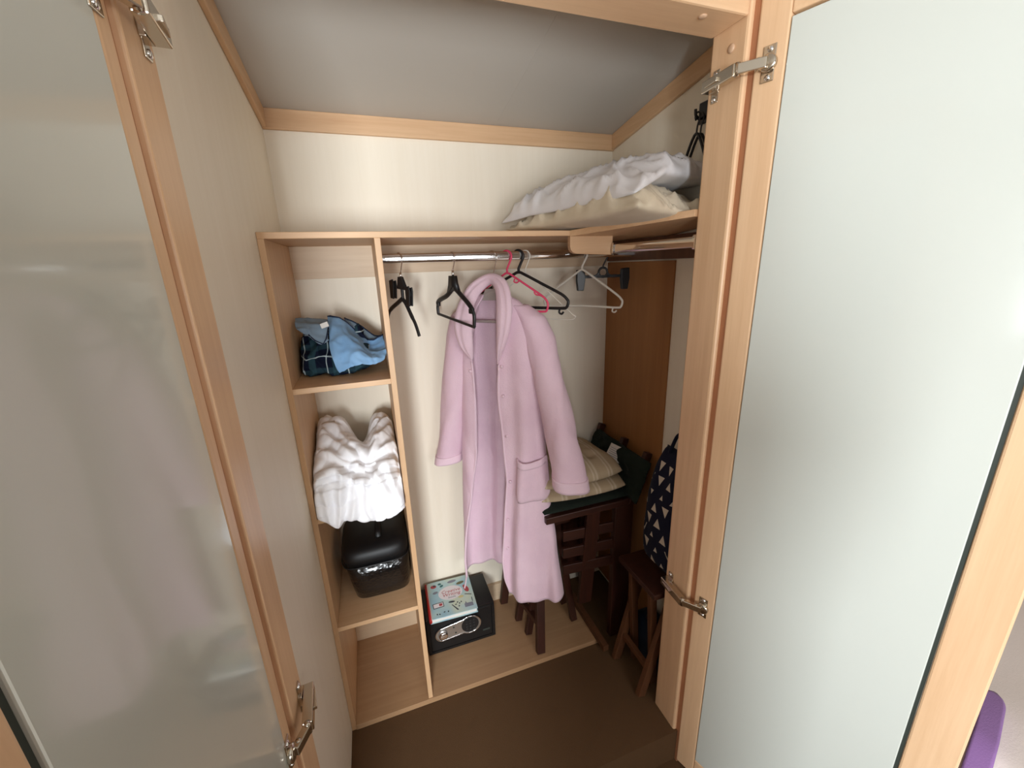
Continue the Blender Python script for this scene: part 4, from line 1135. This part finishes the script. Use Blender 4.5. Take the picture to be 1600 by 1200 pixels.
bm = rounded_box(B(), [(0.001, 1.145, 1.238, -0.66, -0.44), (0.02, 1.138, 1.242, -0.668, -0.43), (0.12, 1.136, 1.243, -0.67, -0.43), (0.17, 1.142, 1.240, -0.665, -0.436), (0.19, 1.16, 1.228, -0.64, -0.46)]); obj('body', bm, navy_holdall, hd, True)
bm = B(); tube(bm, spline([(1.17, -0.60, 0.186), (1.165, -0.58, 0.225), (1.165, -0.52, 0.225), (1.17, -0.50, 0.186)], 6), 0.006, 8); obj('handle', bm, navy_canvas, hd, True)

# ------------------------------------------------------------------ bed, just visible past the right door
bd = thing('bed', 'pale bed with duvet, just visible past the right door edge', 'bed', (2.05, -2.0, 0))
obj('base', box(B(), 1.40, 2.70, -2.9, -1.02, -0.12, 0.30), room_wall, bd, bevel=0.01)
def duvet_z(x, y):
    e = max(0.0, min(1.0, (x-1.31)/0.12))
    return 0.34 + 0.20*math.sqrt(max(0, 1-(1-e)**2)) + 0.010*nz(x, y, 0, 4, 3)
def duvet_fn(i, j):
    x = 1.31 + (2.70-1.31)*i; y = -2.92 + 1.92*j
    return Vector((x, y, duvet_z(x, y)))
bm = B(); grid(bm, duvet_fn, 60, 50); obj('duvet', bm, bed_fabric, bd, True, solid=0.03, offset=-1)
def throw_fn(i, j):
    x = 1.325 + 0.245*i; w_ = 0.040*math.sqrt(max(0.02, 1-max(0.0, (i-0.85)/0.15)**2))
    y = -1.353 + 0.076*i + (j-0.5)*w_
    return Vector((x, y, duvet_z(x, y)+0.014))
bm = B(); grid(bm, throw_fn, 30, 8); th_ = obj('scarf', bm, purple_fabric, None, True, solid=0.012, origin=(1.44, -1.32, 0.55))
tag(th_, 'narrow purple scarf on the pale bed past the right door', 'scarf')

# ------------------------------------------------------------------ the photographer, standing behind the viewpoint
PX, PY, PZ0 = 0.35, -1.98, -0.139
skin_tone = mat('skin', srgb(206, 160, 132), 0.55); hair_mat = fabric('brown_hair', srgb(62, 44, 32), 120, 0.6, 0.1)
dark_cloth = fabric('charcoal_jumper', srgb(58, 58, 64), 200, 0.3, 0.1); jeans = fabric('navy_jeans', srgb(40, 46, 66), 300, 0.3, 0.05)
shoe_mat = mat('dark_shoe_leather', srgb(40, 34, 30), 0.5)
g = lambda x, y, z: (PX+x, PY+y, PZ0+z)
def skin_body(name, joints, edges, mt, parent, sub=2):
    me = bpy.data.meshes.new(name)
    me.from_pydata([Vector(j[0]) - OFF[parent] for j in joints], edges, [])
    o = bpy.data.objects.new(name, me); COL.objects.link(o); o.parent = parent; OFF[o] = OFF[parent]
    me.materials.append(mt)
    md = o.modifiers.new('skin', 'SKIN'); md.use_smooth_shade = True
    for v_, j in zip(me.skin_vertices[0].data, joints):
        v_.radius = (j[1], j[2] if len(j) > 2 else j[1])
    me.skin_vertices[0].data[0].use_root = True
    sb = o.modifiers.new('sub', 'SUBSURF'); sb.levels = sub; sb.render_levels = sub
    return o
pe = thing('person', 'person in charcoal jumper and jeans holding up a phone behind the viewpoint', 'person', (PX, PY, PZ0))
torso = [(g(0, 0, 0.97), 0.155, 0.115), (g(0, 0, 1.20), 0.145, 0.105), (g(0, 0.01, 1.40), 0.175, 0.115), (g(0, 0.01, 1.51), 0.10, 0.075)]
J = torso + [(g(0, 0.02, 1.58), 0.056), (g(0, 0.035, 1.645), 0.070, 0.075), (g(0, 0.035, 1.72), 0.078, 0.092), (g(0, 0.025, 1.80), 0.072, 0.085)]
E_ = [(k, k+1) for k in range(7)]
TR = [(g(0, 0, 1.00), 0.165, 0.125)]; TE = []
JU = [(Vector(a), b*1.08, c*1.08) for a, b, c in torso]; JE = [(0, 1), (1, 2), (2, 3)]
for sg in (-1, 1):
    k = len(J)
    lg = [(g(sg*0.09, 0, 0.87), 0.092), (g(sg*0.10, 0.01, 0.50), 0.062), (g(sg*0.10, -0.01, 0.10), 0.042), (g(sg*0.105, 0.13, 0.045), 0.034)]
    J += lg; E_ += [(0, k), (k, k+1), (k+1, k+2), (k+2, k+3)]
    t = len(TR); TR += [(q[0], q[1]*1.12) for q in lg[:3]]; TE += [(0, t), (t, t+1), (t+1, t+2)]
    k = len(J)
    hx = -0.11 + sg*0.085                      # hands meet at the phone
    ar = [(g(sg*0.185, 0.01, 1.455), 0.062), (g(sg*0.25, 0.07, 1.22), 0.046), (g(hx+sg*0.02, 0.270, 1.640), 0.030), (g(hx, 0.315, 1.700), 0.026, 0.036)]
    J += ar; E_ += [(2, k), (k, k+1), (k+1, k+2), (k+2, k+3)]
    t = len(JU); JU += [(Vector(q[0]), q[1]*1.14, q[1]*1.14) for q in ar[:3]]; JE += [(2, t), (t, t+1), (t+1, t+2)]
    for f in range(4):                         # four fingers curled behind the phone
        b0 = len(J); z_ = 1.765-0.020*f; ln = (0.036, 0.042, 0.040, 0.032)[f]
        J += [(g(hx-sg*0.004, 0.330, z_-0.028), 0.0088), (g(hx-sg*0.010, 0.345, z_-0.008), 0.0082), (g(hx-sg*(0.012+ln), 0.350, z_-0.004), 0.0072)]
        E_ += [(k+3, b0), (b0, b0+1), (b0+1, b0+2)]
    b0 = len(J)                                # thumb on the screen side
    J += [(g(hx-sg*0.010, 0.305, 1.735), 0.0105), (g(hx-sg*0.036, 0.318, 1.752), 0.009)]; E_ += [(k+3, b0), (b0, b0+1)]
body = skin_body('body', J, E_, skin_tone, pe)
skin_body('jumper', JU, JE, dark_cloth, pe); skin_body('trousers', TR, TE, jeans, pe)
hc = Vector(g(0, 0.030, 1.75))
def head_part(name, c, r, sc, mt, cut=None):
    bm = B(); bmesh.ops.create_uvsphere(bm, u_segments=24, v_segments=16, radius=r)
    for v_ in bm.verts: v_.co = Vector((v_.co.x*sc[0], v_.co.y*sc[1], v_.co.z*sc[2])) + Vector(c)
    if cut: bmesh.ops.delete(bm, geom=[v_ for v_ in bm.verts if cut(v_.co-Vector(c))], context='VERTS')
    return obj(name, bm, mt, pe, True)
hr = head_part('hair', hc+Vector((0, -0.012, 0.020)), 0.1, (0.92, 1.12, 1.12), hair_mat, lambda q: q.y > 0.045 and q.z < 0.055)
hr.modifiers.new('solid', 'SOLIDIFY').thickness = 0.008
for sg in (-1, 1):
    head_part('eye', hc+Vector((sg*0.030, 0.093, 0.0)), 0.011, (1, 0.7, 0.8), white_plastic)
    head_part('ear', hc+Vector((sg*0.080, 0.0, -0.015)), 0.026, (0.4, 0.7, 1.1), skin_tone)
    bm = rounded_box(B(), [(PZ0+0.001, PX+sg*0.105-0.045, PX+sg*0.105+0.045, PY-0.08, PY+0.19), (PZ0+0.03, PX+sg*0.105-0.046, PX+sg*0.105+0.046, PY-0.08, PY+0.19), (PZ0+0.075, PX+sg*0.105-0.042, PX+sg*0.105+0.042, PY-0.075, PY+0.12), (PZ0+0.10, PX+sg*0.105-0.038, PX+sg*0.105+0.038, PY-0.06, PY+0.05)], ex=3.0); obj('shoe', bm, shoe_mat, pe, True)
head_part('nose', hc+Vector((0, 0.106, -0.022)), 0.014, (0.8, 1.0, 1.5), skin_tone)
head_part('mouth', hc+Vector((0, 0.092, -0.058)), 0.018, (1.2, 0.4, 0.35), ink_red)
phone = thing('phone', 'black phone held up in both hands behind the viewpoint', 'phone', (CAM.x, CAM.y-0.014, CAM.z))
pc_ = CAM - CF*0.010
obj('case', fbox(B(), pc_, CR, CF, CU, -0.074, 0.074, -0.0085, 0.0, -0.062, 0.012), black_plastic, phone, bevel=0.003)
obj('screen', fbox(B(), pc_, CR, CF, CU, -0.071, 0.071, -0.0092, -0.0085, -0.059, 0.009), gap_dark, phone)
